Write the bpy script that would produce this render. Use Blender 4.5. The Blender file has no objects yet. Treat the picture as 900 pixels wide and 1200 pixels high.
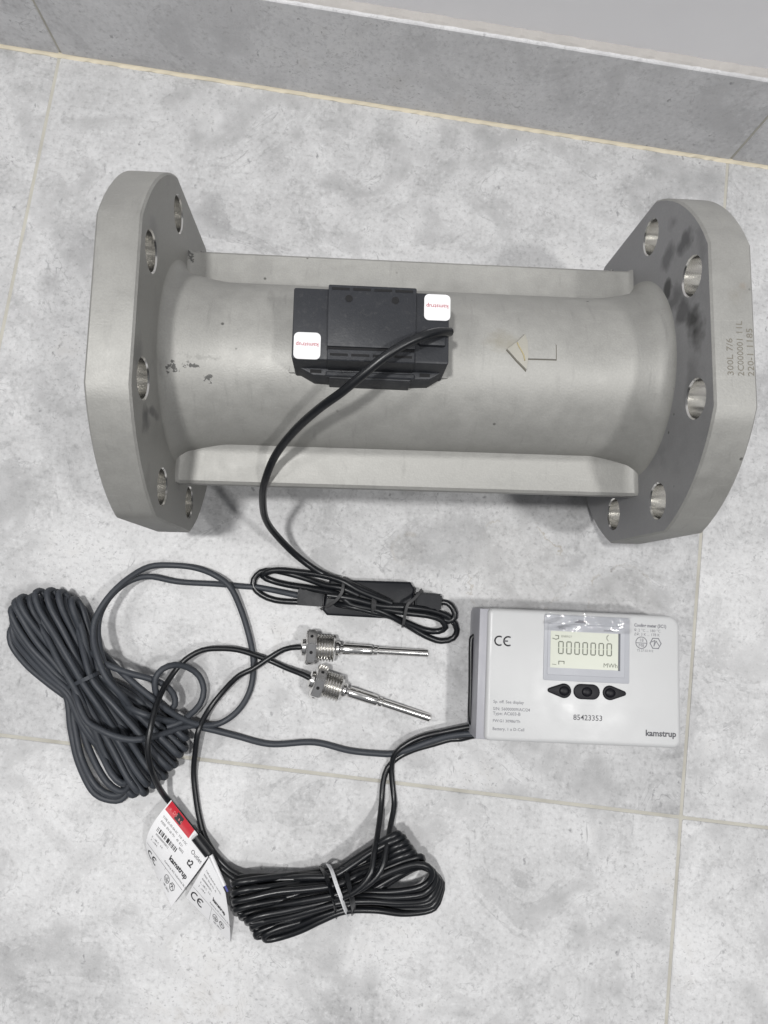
import bpy, bmesh, math, random
from mathutils import Vector, Matrix
random.seed(5)
scene = bpy.context.scene
# ---------------------------------------------------------------- camera, world, lamps, exposure
cam_data = bpy.data.cameras.new('camera')
cam = bpy.data.objects.new('camera', cam_data)
scene.collection.objects.link(cam)
cam_data.sensor_fit = 'HORIZONTAL'; cam_data.sensor_width = 36.0
cam_data.lens = 36.0 * 815.16 / 900.0
cam_data.clip_start = 0.02; cam_data.clip_end = 50
cam.location = (0.01056, 0.13947, 0.56839)
cam.rotation_euler = (0.120915, -0.054314, 0.129018)
scene.camera = cam
world = bpy.data.worlds.new('World'); scene.world = world; world.use_nodes = True
wn, wl = world.node_tree.nodes, world.node_tree.links
bgn = wn['Background']
tc = wn.new('ShaderNodeTexCoord'); sp = wn.new('ShaderNodeSeparateXYZ'); rm = wn.new('ShaderNodeValToRGB')
wl.new(tc.outputs['Generated'], sp.inputs[0]); wl.new(sp.outputs['Z'], rm.inputs[0]); wl.new(rm.outputs[0], bgn.inputs[0])
e = rm.color_ramp.elements
e[0].position = 0.0; e[0].color = (.035, .035, .036, 1)
e[1].position = 1.0; e[1].color = (.60, .61, .64, 1)
bgn.inputs[1].default_value = 0.52
def lamp(name, loc, watts, size, col=(1, .99, .975)):
    d = bpy.data.lights.new(name, 'AREA'); d.shape = 'DISK'; d.size = size; d.energy = watts; d.color = col
    o = bpy.data.objects.new(name, d); scene.collection.objects.link(o); o.location = loc
    return o
lamp('ceiling_lamp', (0.95, -0.12, 2.0), 18, .17)
lamp('ceiling_lamp', (-0.36, 0.06, 2.0), 23.5, .13)
lamp('ceiling_lamp', (-1.25, 0.08, 2.0), 8, .15)
vs = scene.view_settings
vs.view_transform = 'Standard'; vs.look = 'None'; vs.gamma = 1; vs.exposure = -0.06; vs.use_curve_mapping = False

# ---------------------------------------------------------------- helpers
COL = scene.collection
def obj(name, bm, mats, parent=None, smooth=False, angle=None):
    me = bpy.data.meshes.new(name)
    if isinstance(bm, bmesh.types.BMesh):
        bm.normal_update(); bm.to_mesh(me); bm.free()
    else:
        me = bm; me.name = name
    for m_ in (mats if isinstance(mats, (list, tuple)) else [mats]): me.materials.append(m_)
    if smooth:
        for p_ in me.polygons: p_.use_smooth = True
        if angle is not None:
            try: me.set_sharp_from_angle(angle=math.radians(angle))
            except Exception: pass
    o = bpy.data.objects.new(name, me); COL.objects.link(o)
    if parent is not None: o.parent = parent
    return o
def thing(name, label, cat, loc=(0, 0, 0), rz=0, group=None):
    o = bpy.data.objects.new(name, None); COL.objects.link(o)
    o.empty_display_size = .02; o.location = loc; o.rotation_euler = (0, 0, rz)
    o['label'] = label; o['category'] = cat
    if group: o['group'] = group
    return o
def tag(o, label, cat, group=None):
    o['label'] = label; o['category'] = cat
    if group: o['group'] = group
    return o
def box(bm, x0, x1, y0, y1, z0, z1, bev=0, seg=1, mat=0):
    r = bmesh.ops.create_cube(bm, size=1)
    for v in r['verts']:
        v.co = Vector(((x0 + x1) / 2 + v.co.x * (x1 - x0), (y0 + y1) / 2 + v.co.y * (y1 - y0), (z0 + z1) / 2 + v.co.z * (z1 - z0)))
    fs = set(f for v in r['verts'] for f in v.link_faces)
    for f in fs: f.material_index = mat
    if bev:
        es = list(set(e_ for v in r['verts'] for e_ in v.link_edges))
        bmesh.ops.bevel(bm, geom=es, offset=bev, segments=seg, profile=.5, affect='EDGES')
def prism(bm, pts, z0, z1, bev=0, seg=2, mat=0):
    """vertical prism over the outline pts (x, y), counter-clockwise"""
    lo = [bm.verts.new((x, y, z0)) for x, y in pts]; hi = [bm.verts.new((x, y, z1)) for x, y in pts]
    n = len(pts); fs = [bm.faces.new(list(reversed(lo))), bm.faces.new(hi)]
    for i in range(n): fs.append(bm.faces.new((lo[i], lo[(i + 1) % n], hi[(i + 1) % n], hi[i])))
    for f in fs: f.material_index = mat
    bmesh.ops.recalc_face_normals(bm, faces=fs)
    if bev:
        es = [e_ for e_ in fs[1].edges]
        bmesh.ops.bevel(bm, geom=es, offset=bev, segments=seg, profile=.5, affect='EDGES')
def rounded(x0, x1, y0, y1, r, n=5):
    out = []
    for cx, cy, a0 in ((x1 - r, y1 - r, 0), (x0 + r, y1 - r, 90), (x0 + r, y0 + r, 180), (x1 - r, y0 + r, 270)):
        for k in range(n + 1):
            a = math.radians(a0 + 90 * k / n); out.append((cx + r * math.cos(a), cy + r * math.sin(a)))
    return out
def lathe(bm, prof, seg=48, mat=0, axis=0):
    """profile (x, r) revolved round the local X axis"""
    rings = []
    for x, r in prof:
        rings.append([bm.verts.new((x, r * math.cos(2 * math.pi * k / seg), r * math.sin(2 * math.pi * k / seg))) for k in range(seg)])
    fs = []
    for a, b in zip(rings, rings[1:]):
        for k in range(seg):
            f = bm.faces.new((a[k], a[(k + 1) % seg], b[(k + 1) % seg], b[k])); f.material_index = mat; fs.append(f)
    return rings, fs
def cap(bm, ring, mat=0):
    f = bm.faces.new(ring); f.material_index = mat; return f
def spline(pts, step):
    """centripetal Catmull-Rom through pts (Vectors)"""
    P_ = [pts[0] * 2 - pts[1]] + pts + [pts[-1] * 2 - pts[-2]]
    out = []
    for i in range(1, len(P_) - 2):
        p0, p1, p2, p3 = P_[i - 1], P_[i], P_[i + 1], P_[i + 2]
        def dt(a, b): return max((b - a).length ** .5, 1e-5)
        t0 = 0; t1 = t0 + dt(p0, p1); t2 = t1 + dt(p1, p2); t3 = t2 + dt(p2, p3)
        n = max(2, int((p2 - p1).length / step))
        for k in range(n):
            t = t1 + (t2 - t1) * k / n
            a1 = p0 * ((t1 - t) / (t1 - t0)) + p1 * ((t - t0) / (t1 - t0))
            a2 = p1 * ((t2 - t) / (t2 - t1)) + p2 * ((t - t1) / (t2 - t1))
            a3 = p2 * ((t3 - t) / (t3 - t2)) + p3 * ((t - t2) / (t3 - t2))
            b1 = a1 * ((t2 - t) / (t2 - t0)) + a2 * ((t - t0) / (t2 - t0))
            b2 = a2 * ((t3 - t) / (t3 - t1)) + a3 * ((t - t1) / (t3 - t1))
            out.append(b1 * ((t2 - t) / (t2 - t1)) + b2 * ((t - t1) / (t2 - t1)))
    out.append(pts[-1].copy())
    return out
def tube(bm, pts, r, sides=10, step=.004, flat=None, mat=0, off=(0, 0, 0)):
    """round cable (or flat band: flat = (width, thickness)) along pts in mm"""
    o = Vector(off)
    V = spline([Vector(p_) / 1000 - o for p_ in pts], step)
    n = len(V); nrm = None; rings = []
    for i in range(n):
        t = (V[min(i + 1, n - 1)] - V[max(i - 1, 0)]).normalized()
        if nrm is None:
            nrm = Vector((0, 0, 1)) - t * t.z
            if nrm.length < .1: nrm = Vector((1, 0, 0)) - t * t.x
            nrm.normalize()
        else:
            nrm = (nrm - t * nrm.dot(t)).normalized()
        b = t.cross(nrm)
        if flat:
            w_, h_ = flat; cs = [(w_, h_), (-w_, h_), (-w_, -h_), (w_, -h_)]
            rings.append([bm.verts.new(V[i] + b * x + nrm * y) for x, y in cs])
        else:
            rings.append([bm.verts.new(V[i] + (nrm * math.cos(2 * math.pi * k / sides) + b * math.sin(2 * math.pi * k / sides)) * r) for k in range(sides)])
    m_ = len(rings[0]); fs = []
    for a, b in zip(rings, rings[1:]):
        for k in range(m_): fs.append(bm.faces.new((a[k], a[(k + 1) % m_], b[(k + 1) % m_], b[k])))
    fs.append(bm.faces.new(list(reversed(rings[0])))); fs.append(bm.faces.new(rings[-1]))
    for f in fs: f.material_index = mat
    bmesh.ops.recalc_face_normals(bm, faces=fs)
def text_mesh(s, size, align='LEFT', bold=0.0):
    cu = bpy.data.curves.new('printed_text', 'FONT'); cu.body = s; cu.size = size
    cu.align_x = align; cu.align_y = 'CENTER'; cu.offset = bold; cu.resolution_u = 2
    o = bpy.data.objects.new('printed_text', cu); COL.objects.link(o)
    dg = bpy.context.evaluated_depsgraph_get(); dg.update()
    me = bpy.data.meshes.new_from_object(o.evaluated_get(dg))
    bpy.data.objects.remove(o); bpy.data.curves.remove(cu)
    return me
def text_bm(bm, s, size, at, align='LEFT', rot=0, bold=0.0, sx=1.0, fn=None):
    """add text to bm in the local XY plane; fn maps (x, y) to a point on a curved sheet"""
    me = text_mesh(s, size, align, bold); c_, s_ = math.cos(rot), math.sin(rot); idx = []
    for v in me.vertices:
        x, y = v.co.x * sx, v.co.y; x, y = c_ * x - s_ * y + at[0], s_ * x + c_ * y + at[1]
        idx.append(bm.verts.new(fn(x, y) if fn else (x, y, at[2])))
    for p_ in me.polygons:
        try: bm.faces.new([idx[i] for i in p_.vertices])
        except ValueError: pass
    bpy.data.meshes.remove(me)
def flat_poly(bm, pts, z, fn=None):
    bm.faces.new([bm.verts.new(fn(x, y) if fn else (x, y, z)) for x, y in pts])
def stroke(bm, pts, w, z, closed=False, fn=None):
    """thin printed line"""
    n = len(pts)
    for i in range(n if closed else n - 1):
        a, b = Vector(pts[i]), Vector(pts[(i + 1) % n]); d = (b - a)
        if d.length < 1e-7: continue
        d.normalize(); q = Vector((-d.y, d.x)) * w / 2; a = a - d * w * .3; b = b + d * w * .3
        flat_poly(bm, [a - q, b - q, b + q, a + q], z, fn)
def circle_pts(cx, cy, r, n=24, a0=0, a1=360):
    return [(cx + r * math.cos(math.radians(a0 + (a1 - a0) * k / n)), cy + r * math.sin(math.radians(a0 + (a1 - a0) * k / n))) for k in range(n + 1)]
def ce_mark(bm, cx, cy, h, z, fn=None, rot=0):
    r = h / 2; w = h * .17
    def R_(pts):
        c_, s_ = math.cos(rot), math.sin(rot)
        return [(cx + c_ * x - s_ * y, cy + s_ * x + c_ * y) for x, y in pts]
    stroke(bm, R_(circle_pts(-r * .55, 0, r, 14, 62, 298)), w, z, fn=fn)
    stroke(bm, R_(circle_pts(r * 1.5, 0, r, 14, 62, 298)), w, z + 2e-5, fn=fn)
    stroke(bm, R_([(r * .55, 0), (r * 1.35, 0)]), w, z + 4e-5, fn=fn)
def emblems(bm, cx, cy, r, z, fn=None):
    """round quarter emblem and hexagon emblem side by side"""
    stroke(bm, circle_pts(cx, cy, r, 20), r * .13, z, fn=fn)
    stroke(bm, [(cx - r, cy - r * .05), (cx + r, cy - r * .05)], r * .13, z + 2e-5, fn=fn)
    text_bm(bm, '18', r * .8, (cx, cy + r * .42, z), 'CENTER', fn=fn)
    text_bm(bm, 'M8', r * .8, (cx, cy - r * .5, z), 'CENTER', fn=fn)
    hx = cx + r * 2.55
    stroke(bm, circle_pts(hx, cy, r, 6), r * .16, z, fn=fn)
    stroke(bm, [(hx - r * .75, cy + r * .2), (hx - r * .15, cy + r * .5), (hx - r * .3, cy - r * .5)], r * .14, z + 2e-5, fn=fn)
    stroke(bm, [(hx - r * .3, cy - r * .5), (hx + r * .1, cy + r * .4), (hx + r * .6, cy - r * .35)], r * .14, z + 4e-5, fn=fn)

# ---------------------------------------------------------------- materials
def mat(name, col, rough=.5, metal=0, spec=.5):
    m_ = bpy.data.materials.new(name); m_.use_nodes = True
    b = m_.node_tree.nodes['Principled BSDF']
    b.inputs['Base Color'].default_value = (*col, 1); b.inputs['Roughness'].default_value = rough
    b.inputs['Metallic'].default_value = metal; b.inputs['Specular IOR Level'].default_value = spec
    return m_
class NT:
    def __init__(s, m_): s.t = m_.node_tree; s.b = s.t.nodes['Principled BSDF']
    def n(s, k, **kw):
        x = s.t.nodes.new('ShaderNode' + k)
        for a, v in kw.items(): setattr(x, a, v)
        return x
    def l(s, a, b): s.t.links.new(a, b)
    def val(s, x, i, v):
        if hasattr(v, 'is_linked') or hasattr(v, 'links'): s.l(v, x.inputs[i])
        else: x.inputs[i].default_value = v
    def math(s, op, a, b=0, c=None, clamp=False):
        x = s.n('Math', operation=op, use_clamp=clamp); s.val(x, 0, a); s.val(x, 1, b)
        if c is not None: s.val(x, 2, c)
        return x.outputs[0]
    def noise(s, vec, scale, detail=3, rough=.55, dist=0):
        x = s.n('TexNoise'); s.l(vec, x.inputs['Vector']); x.inputs['Scale'].default_value = scale
        x.inputs['Detail'].default_value = detail; x.inputs['Roughness'].default_value = rough; x.inputs['Distortion'].default_value = dist
        return x.outputs['Fac']
    def ramp(s, f, a, b, lo=0., hi=1.):
        x = s.n('MapRange'); x.clamp = True; s.l(f, x.inputs[0])
        x.inputs[1].default_value = a; x.inputs[2].default_value = b; x.inputs[3].default_value = lo; x.inputs[4].default_value = hi
        return x.outputs[0]
    def mix(s, f, a, b, blend='MIX'):
        x = s.n('Mix', data_type='RGBA', blend_type=blend); s.val(x, 0, f)
        for i, v in ((6, a), (7, b)):
            if hasattr(v, 'links'): s.l(v, x.inputs[i])
            else: x.inputs[i].default_value = (*v, 1)
        return x.outputs[2]
    def coord(s, kind='Object'):
        return s.n('TexCoord').outputs[kind]
    def mapping(s, vec, scale=(1, 1, 1), rot=(0, 0, 0), loc=(0, 0, 0)):
        x = s.n('Mapping'); s.l(vec, x.inputs[0]); x.inputs['Scale'].default_value = scale
        x.inputs['Rotation'].default_value = rot; x.inputs['Location'].default_value = loc
        return x.outputs[0]
    def bump(s, h, strength, dist=.001):
        x = s.n('Bump'); s.l(h, x.inputs['Height']); x.inputs['Strength'].default_value = strength; x.inputs['Distance'].default_value = dist
        s.l(x.outputs[0], s.b.inputs['Normal']); return x
    def spot(s, vec, pos, rad, nz, soft=.5, amp=1.6):
        """stain of its own shape: distance to pos, edge broken up by noise nz"""
        x = s.n('Vector' + 'Math', operation='SUBTRACT'); s.l(vec, x.inputs[0]); x.inputs[1].default_value = pos
        y = s.n('Vector' + 'Math', operation='DIVIDE'); s.l(x.outputs[0], y.inputs[0]); y.inputs[1].default_value = rad
        z = s.n('Vector' + 'Math', operation='LENGTH'); s.l(y.outputs[0], z.inputs[0])
        d = s.math('ADD', z.outputs['Value'], s.math('MULTIPLY', s.math('SUBTRACT', nz, .5), amp))
        return s.ramp(d, 1.0, 1.0 - soft)

def tile_material(name, base_a, base_b, seed, rough=(.36, .52), dark=.64, stains=()):
    m_ = mat(name, base_a, .45, 0, .45); t = NT(m_)
    geo = t.n('NewGeometry').outputs['Position']
    oi = t.n('ObjectInfo').outputs['Random']
    off = t.n('CombineXYZ'); t.l(t.math('MULTIPLY', oi, 13.7), off.inputs[0]); t.l(t.math('MULTIPLY', oi, 7.3), off.inputs[1]); off.inputs[2].default_value = seed
    ad = t.n('VectorMath', operation='ADD'); t.l(geo, ad.inputs[0]); t.l(off.outputs[0], ad.inputs[1]); v = ad.outputs[0]
    bn = t.n('TexNoise'); t.l(v, bn.inputs['Vector']); bn.inputs['Scale'].default_value = 9; bn.inputs['Detail'].default_value = 3; bn.inputs['Roughness'].default_value = .65
    big = bn.outputs['Fac']
    mn = t.n('TexNoise'); t.l(v, mn.inputs['Vector']); mn.inputs['Scale'].default_value = 42; mn.inputs['Detail'].default_value = 4; mn.inputs['Roughness'].default_value = .68
    mid = mn.outputs['Fac']
    fine = t.noise(v, 260, 3, .7)
    f = t.math('ADD', t.math('MULTIPLY', big, .60), t.math('ADD', t.math('MULTIPLY', mid, .38), t.math('MULTIPLY', fine, .22)))
    ln = t.noise(v, 15, 4, .62, 1.2)
    col = t.mix(t.ramp(f, .42, .70), base_a, base_b)
    col = t.mix(t.ramp(ln, .50, .515, 0, .30), col, base_b)
    col = t.mix(t.math('MULTIPLY', t.ramp(ln, .47, .36), t.ramp(fine, .40, .62, 0, .45)), col, tuple(c_ * .80 for c_ in base_a))
    col = t.mix(t.math('MULTIPLY', t.math('SUBTRACT', oi, .5), .30, clamp=True), col, base_a)
    col = t.mix(t.ramp(fine, .56, .72, 0, .22), col, tuple(min(.82, c_ * 1.25) for c_ in base_b))
    col = t.mix(t.ramp(fine, .46, .30, 0, .28), col, tuple(c_ * .55 for c_ in base_a))
    # irregular short dark nicks: cells of a warped, stretched voronoi
    wp = t.n('VectorMath', operation='MULTIPLY_ADD'); t.l(mn.outputs['Color'], wp.inputs[0]); wp.inputs[1].default_value = (.022, .022, .022); t.l(v, wp.inputs[2]); w = wp.outputs[0]
    vo = t.n('TexVoronoi'); vo.inputs['Scale'].default_value = 120; t.l(t.mapping(w, (1, .45, 1), (0, 0, .7)), vo.inputs['Vector'])
    pit = t.math('MULTIPLY', t.ramp(vo.outputs['Distance'], .19, .09), t.ramp(mid, .51, .60))
    vo2 = t.n('TexVoronoi'); vo2.inputs['Scale'].default_value = 330; t.l(t.mapping(w, (.5, 1, 1), (0, 0, .3)), vo2.inputs['Vector'])
    pit2 = t.math('MULTIPLY', t.ramp(vo2.outputs['Distance'], .24, .10), t.ramp(big, .48, .62))
    # hairlines: level lines of a noise, only in some places
    l1 = t.math('MULTIPLY', t.ramp(t.math('ABSOLUTE', t.math('SUBTRACT', ln, .5)), .0055, .001), t.ramp(mid, .48, .62))
    mk = t.math('MAXIMUM', t.math('MAXIMUM', t.math('MULTIPLY', pit, .85), t.math('MULTIPLY', pit2, .6)), t.math('MULTIPLY', l1, .6), clamp=True)
    col = t.mix(t.math('MULTIPLY', mk, dark), col, (.09, .09, .10))
    col = t.mix(t.math('MULTIPLY', t.ramp(big, .58, .74), t.ramp(mid, .45, .62, 0, .22)), col, (.30, .26, .20))
    for pos, rad, wid, k in stains:                      # dried ring stains, broken up by the noise
        d = t.n('VectorMath', operation='DISTANCE'); t.l(geo, d.inputs[0]); d.inputs[1].default_value = (*pos, 0)
        dd = t.math('ADD', d.outputs['Value'], t.math('MULTIPLY', t.math('SUBTRACT', mid, .5), rad * .9))
        ring = t.ramp(t.math('ABSOLUTE', t.math('SUBTRACT', dd, rad)), wid, wid * .2)
        col = t.mix(t.math('MULTIPLY', ring, t.math('MULTIPLY', t.ramp(ln, .44, .58), k)), col, (.30, .25, .17))
        col = t.mix(t.math('MULTIPLY', t.ramp(dd, rad, rad * .8), k * .08), col, (.40, .36, .29))
    t.l(col, t.b.inputs['Base Color'])
    t.l(t.ramp(mid, .3, .7, rough[0], rough[1]), t.b.inputs['Roughness'])
    t.bump(t.math('ADD', mid, t.math('MULTIPLY', fine, .3)), .25, .0016)
    return m_
M = {}
STAINS = [((.0560, .1830), .013, .0022, .5), ((.145, .178), .042, .0015, .5), ((.240, .165), .030, .0014, .45)]
M['tile'] = tile_material('floor_tile', (.31, .310, .313), (.625, .626, .630), 0.0, stains=STAINS)
M['skirt'] = tile_material('skirting_tile', (.46, .46, .47), (.66, .66, .67), 4.0, (.45, .6), .6)
def grout_mat():
    m_ = mat('grout', (.55, .50, .40), .85); t = NT(m_); v = t.n('NewGeometry').outputs['Position']
    c_ = t.mix(t.ramp(t.noise(v, 30, 4), .4, .65), (.49, .475, .42), (.41, .395, .35))
    c_ = t.mix(t.ramp(t.noise(v, 12, 3), .6, .72, 0, .7), c_, (.27, .25, .21))
    t.l(c_, t.b.inputs['Base Color']); t.bump(t.noise(v, 700, 2), .3, .0005); return m_
M['grout'] = grout_mat()
def wall_mat():
    m_ = mat('wall_paint', (.78, .77, .79), .6); t = NT(m_); v = t.n('NewGeometry').outputs['Position']
    t.l(t.mix(t.ramp(t.noise(v, 9, 4), .35, .7), (.84, .835, .855), (.88, .875, .89)), t.b.inputs['Base Color'])
    t.bump(t.noise(v, 60, 4), .2, .001); return m_
M['wall'] = wall_mat()
def steel_mat(name, spots, tint=.94, cool=False):
    m_ = mat(name, (.34, .335, .315), .5, .28); t = NT(m_); v = t.coord()
    n1, n2, n3 = t.noise(v, 14, 4, .6), t.noise(v, 90, 4, .6), t.noise(v, 900, 2)
    a, b = tuple(c_ * tint for c_ in ((.33, .33, .338) if cool else (.33, .327, .31))), tuple(c_ * tint for c_ in ((.43, .43, .44) if cool else (.435, .431, .41)))
    c_ = t.mix(t.ramp(t.math('ADD', t.math('MULTIPLY', n1, .62), t.math('MULTIPLY', n2, .38)), .33, .67), a, b)
    sc = t.noise(t.mapping(v, (9, 140, 60), (.2, .3, .5)), 5, 3, .6)
    c_ = t.mix(t.ramp(sc, .64, .70, 0, .15), c_, tuple(x * 1.35 for x in b))
    c_ = t.mix(t.ramp(n3, .3, .7, 0, .2), c_, tuple(x * .7 for x in a))
    # drag streaks and small dings
    st = t.noise(t.mapping(v, (40, 6, 6), (0, 0, .3)), 6, 4, .6)
    c_ = t.mix(t.ramp(st, .60, .72, 0, .25), c_, tuple(x * .62 for x in a))
    vo = t.n('TexVoronoi'); vo.inputs['Scale'].default_value = 60; t.l(v, vo.inputs['Vector'])
    c_ = t.mix(t.math('MULTIPLY', t.ramp(vo.outputs['Distance'], .075, .04), t.ramp(t.noise(v, 23, 2), .5, .56, 0, .8)), c_, (.05, .05, .045))
    nz = t.noise(v, 330, 4, .7); nzl = t.noise(v, 45, 3, .6)
    for pos, rad, k, soft, colr in spots:
        c_ = t.mix(t.math('MULTIPLY', t.spot(v, pos, rad, nz if soft < .6 else nzl, soft, 7.0 if soft < .6 else 3.0), k), c_, colr)
    t.l(c_, t.b.inputs['Base Color'])
    t.l(t.ramp(t.math('ADD', t.math('MULTIPLY', n2, .5), t.math('MULTIPLY', n1, .5)), .38, .62, .46, .60), t.b.inputs['Roughness'])
    t.bump(t.math('ADD', t.math('MULTIPLY', n3, .6), n2), .22, .0007)
    return m_
M['bore'] = mat('machined_bore', (.86, .85, .82), .20, 1.0)
_t = NT(M['bore']); _t.bump(_t.noise(_t.mapping(_t.coord(), (400, 30, 30)), 8, 3), .08, .0003)
M['nickel'] = mat('nickel_plate', (.78, .77, .75), .17, 1.0)
_t = NT(M['nickel']); _v = _t.coord(); _t.l(_t.ramp(_t.noise(_v, 350, 3), .3, .7, .14, .2), _t.b.inputs['Roughness'])
M['nickel_dull'] = mat('nickel_thread', (.74, .73, .71), .25, 1.0)
def plastic(name, col, rough, nscale=400, var=.25, bmp=.15, dust=0):
    m_ = mat(name, col, rough); t = NT(m_); v = t.n('NewGeometry').outputs['Position']
    c_ = t.mix(t.noise(v, 40, 4), tuple(x * (1 - var) for x in col), tuple(x * (1 + var) for x in col))
    if dust: c_ = t.mix(t.ramp(t.noise(v, 260, 5, .7), .55, .8, 0, dust), c_, (.35, .34, .32))
    t.l(c_, t.b.inputs['Base Color']); t.l(t.ramp(t.noise(v, 70, 3), .3, .7, rough * .85, min(1, rough * 1.2)), t.b.inputs['Roughness'])
    t.bump(t.noise(v, nscale, 2), bmp, .0004); return m_
M['black_plastic'] = plastic('black_plastic', (.020, .022, .027), .50, 900, .2, .25, .10)
M['black_box'] = plastic('black_moulding', (.009, .010, .013), .42, 700, .2, .15, .04)
for k_ in ('black_box',): M[k_].node_tree.nodes['Principled BSDF'].inputs['Specular IOR Level'].default_value = .22
M['slot'] = mat('slot_dark', (.006, .006, .007), .8)
M['cable_black'] = plastic('black_cable_sheath', (.007, .008, .010), .33, 300, .2, .1, .03)
M['cable_grey'] = plastic('dark_grey_cable_sheath', (.036, .041, .050), .55, 300, .15, .1, .05)
M['tie_grey'] = mat('grey_tie', (.055, .055, .057), .6)
M['tie_white'] = mat('white_tie', (.84, .85, .87), .45)
M['case'] = plastic('white_case', (.54, .545, .548), .38, 600, .03, .06)
M['case_side'] = plastic('grey_case', (.36, .36, .39), .45, 600, .05, .06)
M['bezel'] = plastic('bezel_grey', (.42, .43, .46), .5, 600, .03, .04)
M['lcd'] = mat('lcd_glass', (.50, .52, .44), .35)
M['lcd_on'] = mat('lcd_segment', (.13, .14, .11), .5)
M['lcd_ghost'] = mat('lcd_ghost', (.50, .53, .41), .5)
M['lcd_edge'] = mat('lcd_edge', (.10, .105, .12), .5)
M['ink'] = mat('grey_ink', (.09, .09, .10), .6)
M['ink_light'] = mat('light_ink', (.20, .20, .22), .6)
M['ink_black'] = mat('black_ink', (.015, .015, .017), .6)
M['rubber'] = mat('rubber_key', (.005, .005, .008), .45, 0, .25)
M['paper'] = plastic('label_paper', (.74, .74, .75), .42, 500, .02, .04)
M['red'] = mat('red_band', (.50, .015, .03), .32)
M['pink'] = mat('pink_print', (.75, .25, .25), .4)
M['blue'] = mat('blue_band', (.05, .06, .28), .4)
M['red_ink'] = mat('red_ink', (.42, .03, .06), .5)
M['sticker'] = mat('white_sticker', (.80, .80, .81), .4)
M['etch'] = mat('laser_etch', (.21, .195, .165), .6, .2)
M['rust'] = mat('rust_mark', (.26, .15, .07), .8)
def film_mat():
    m_ = mat('clear_film', (1, 1, 1), .06); t = NT(m_); nt = m_.node_tree
    tr = t.n('BsdfTransparent'); gl = t.n('BsdfGlossy'); gl.inputs['Roughness'].default_value = .06
    mx = t.n('MixShader'); fr = t.n('Fresnel'); fr.inputs['IOR'].default_value = 1.5
    t.l(t.math('MULTIPLY', fr.outputs[0], 1.6, clamp=True), mx.inputs[0]); t.l(tr.outputs[0], mx.inputs[1]); t.l(gl.outputs[0], mx.inputs[2])
    bp = t.n('Bump'); bp.inputs['Strength'].default_value = .25; bp.inputs['Distance'].default_value = .002
    t.l(t.noise(t.mapping(t.coord(), (1, 2.2, 1)), 110, 3, .5, 1.5), bp.inputs['Height']); t.l(bp.outputs[0], gl.inputs['Normal'])
    t.l(mx.outputs[0], nt.nodes['Material Output'].inputs['Surface']); return m_
M['film'] = film_mat()

# ---------------------------------------------------------------- setting: floor, skirting, wall
WALL_Y = .5717
bm = bmesh.new(); box(bm, -.96, .96, -1.26, WALL_Y + .02, -.03, -.0007)
floor = obj('floor', bm, M['grout']); floor['kind'] = 'structure'
G = .0011
xs = [-.9, -.3, .3, .9]; rows = [(-1.2, -.6), (-.6, 0), (0, WALL_Y - .001)]
for y0, y1 in rows:
    for x0, x1 in zip(xs, xs[1:]):
        bm = bmesh.new()
        prism(bm, rounded(x0 + G, x1 - G, y0 + G, y1 - G, .0015, 2), -.0075, random.uniform(-.0002, .0002), .0012, 2)
        obj('tile', bm, M['tile'], floor, smooth=True, angle=30)
skirting = None
bm = bmesh.new(); box(bm, -.96, .96, WALL_Y + .0010, WALL_Y + .0075, -.002, .0905)
skirting = obj('skirting', bm, M['grout']); skirting['kind'] = 'structure'
for x0, x1 in ((-.9, -.2995), (-.2975, .3005), (.3025, .9)):
    bm = bmesh.new(); box(bm, x0, x1, WALL_Y, WALL_Y + .006, .0012, .0925 + random.uniform(-.0006, .0006), .0008, 1)
    obj('skirting_tile', bm, M['skirt'], skirting)
# rough mortar line along the top of the skirting
bm = bmesh.new(); n = 360; rr = random.Random(3); prev = None; ring_prev = None
for i in range(n + 1):
    x = -.9 + 1.8 * i / n; d = .0015 + .0012 * rr.random(); h = .0935 + .0012 * rr.random()
    ring = [bm.verts.new((x, WALL_Y + .0075, .0915)), bm.verts.new((x, WALL_Y + .0025 - d * .3, .0922)), bm.verts.new((x, WALL_Y + .004, h)), bm.verts.new((x, WALL_Y + .0085, h + .003))]
    if ring_prev:
        for k in range(3): bm.faces.new((ring_prev[k], ring_prev[k + 1], ring[k + 1], ring[k]))
    ring_prev = ring
bmesh.ops.recalc_face_normals(bm, faces=bm.faces)
M['mortar'] = plastic('mortar', (.47, .45, .43), .9, 500, .12, .4)
obj('mortar_line', bm, M['mortar'], skirting)
bm = bmesh.new(); box(bm, -.96, .96, WALL_Y + .0075, WALL_Y + .05, -.03, .9)
wall = obj('wall', bm, M['wall']); wall['kind'] = 'structure'
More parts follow.
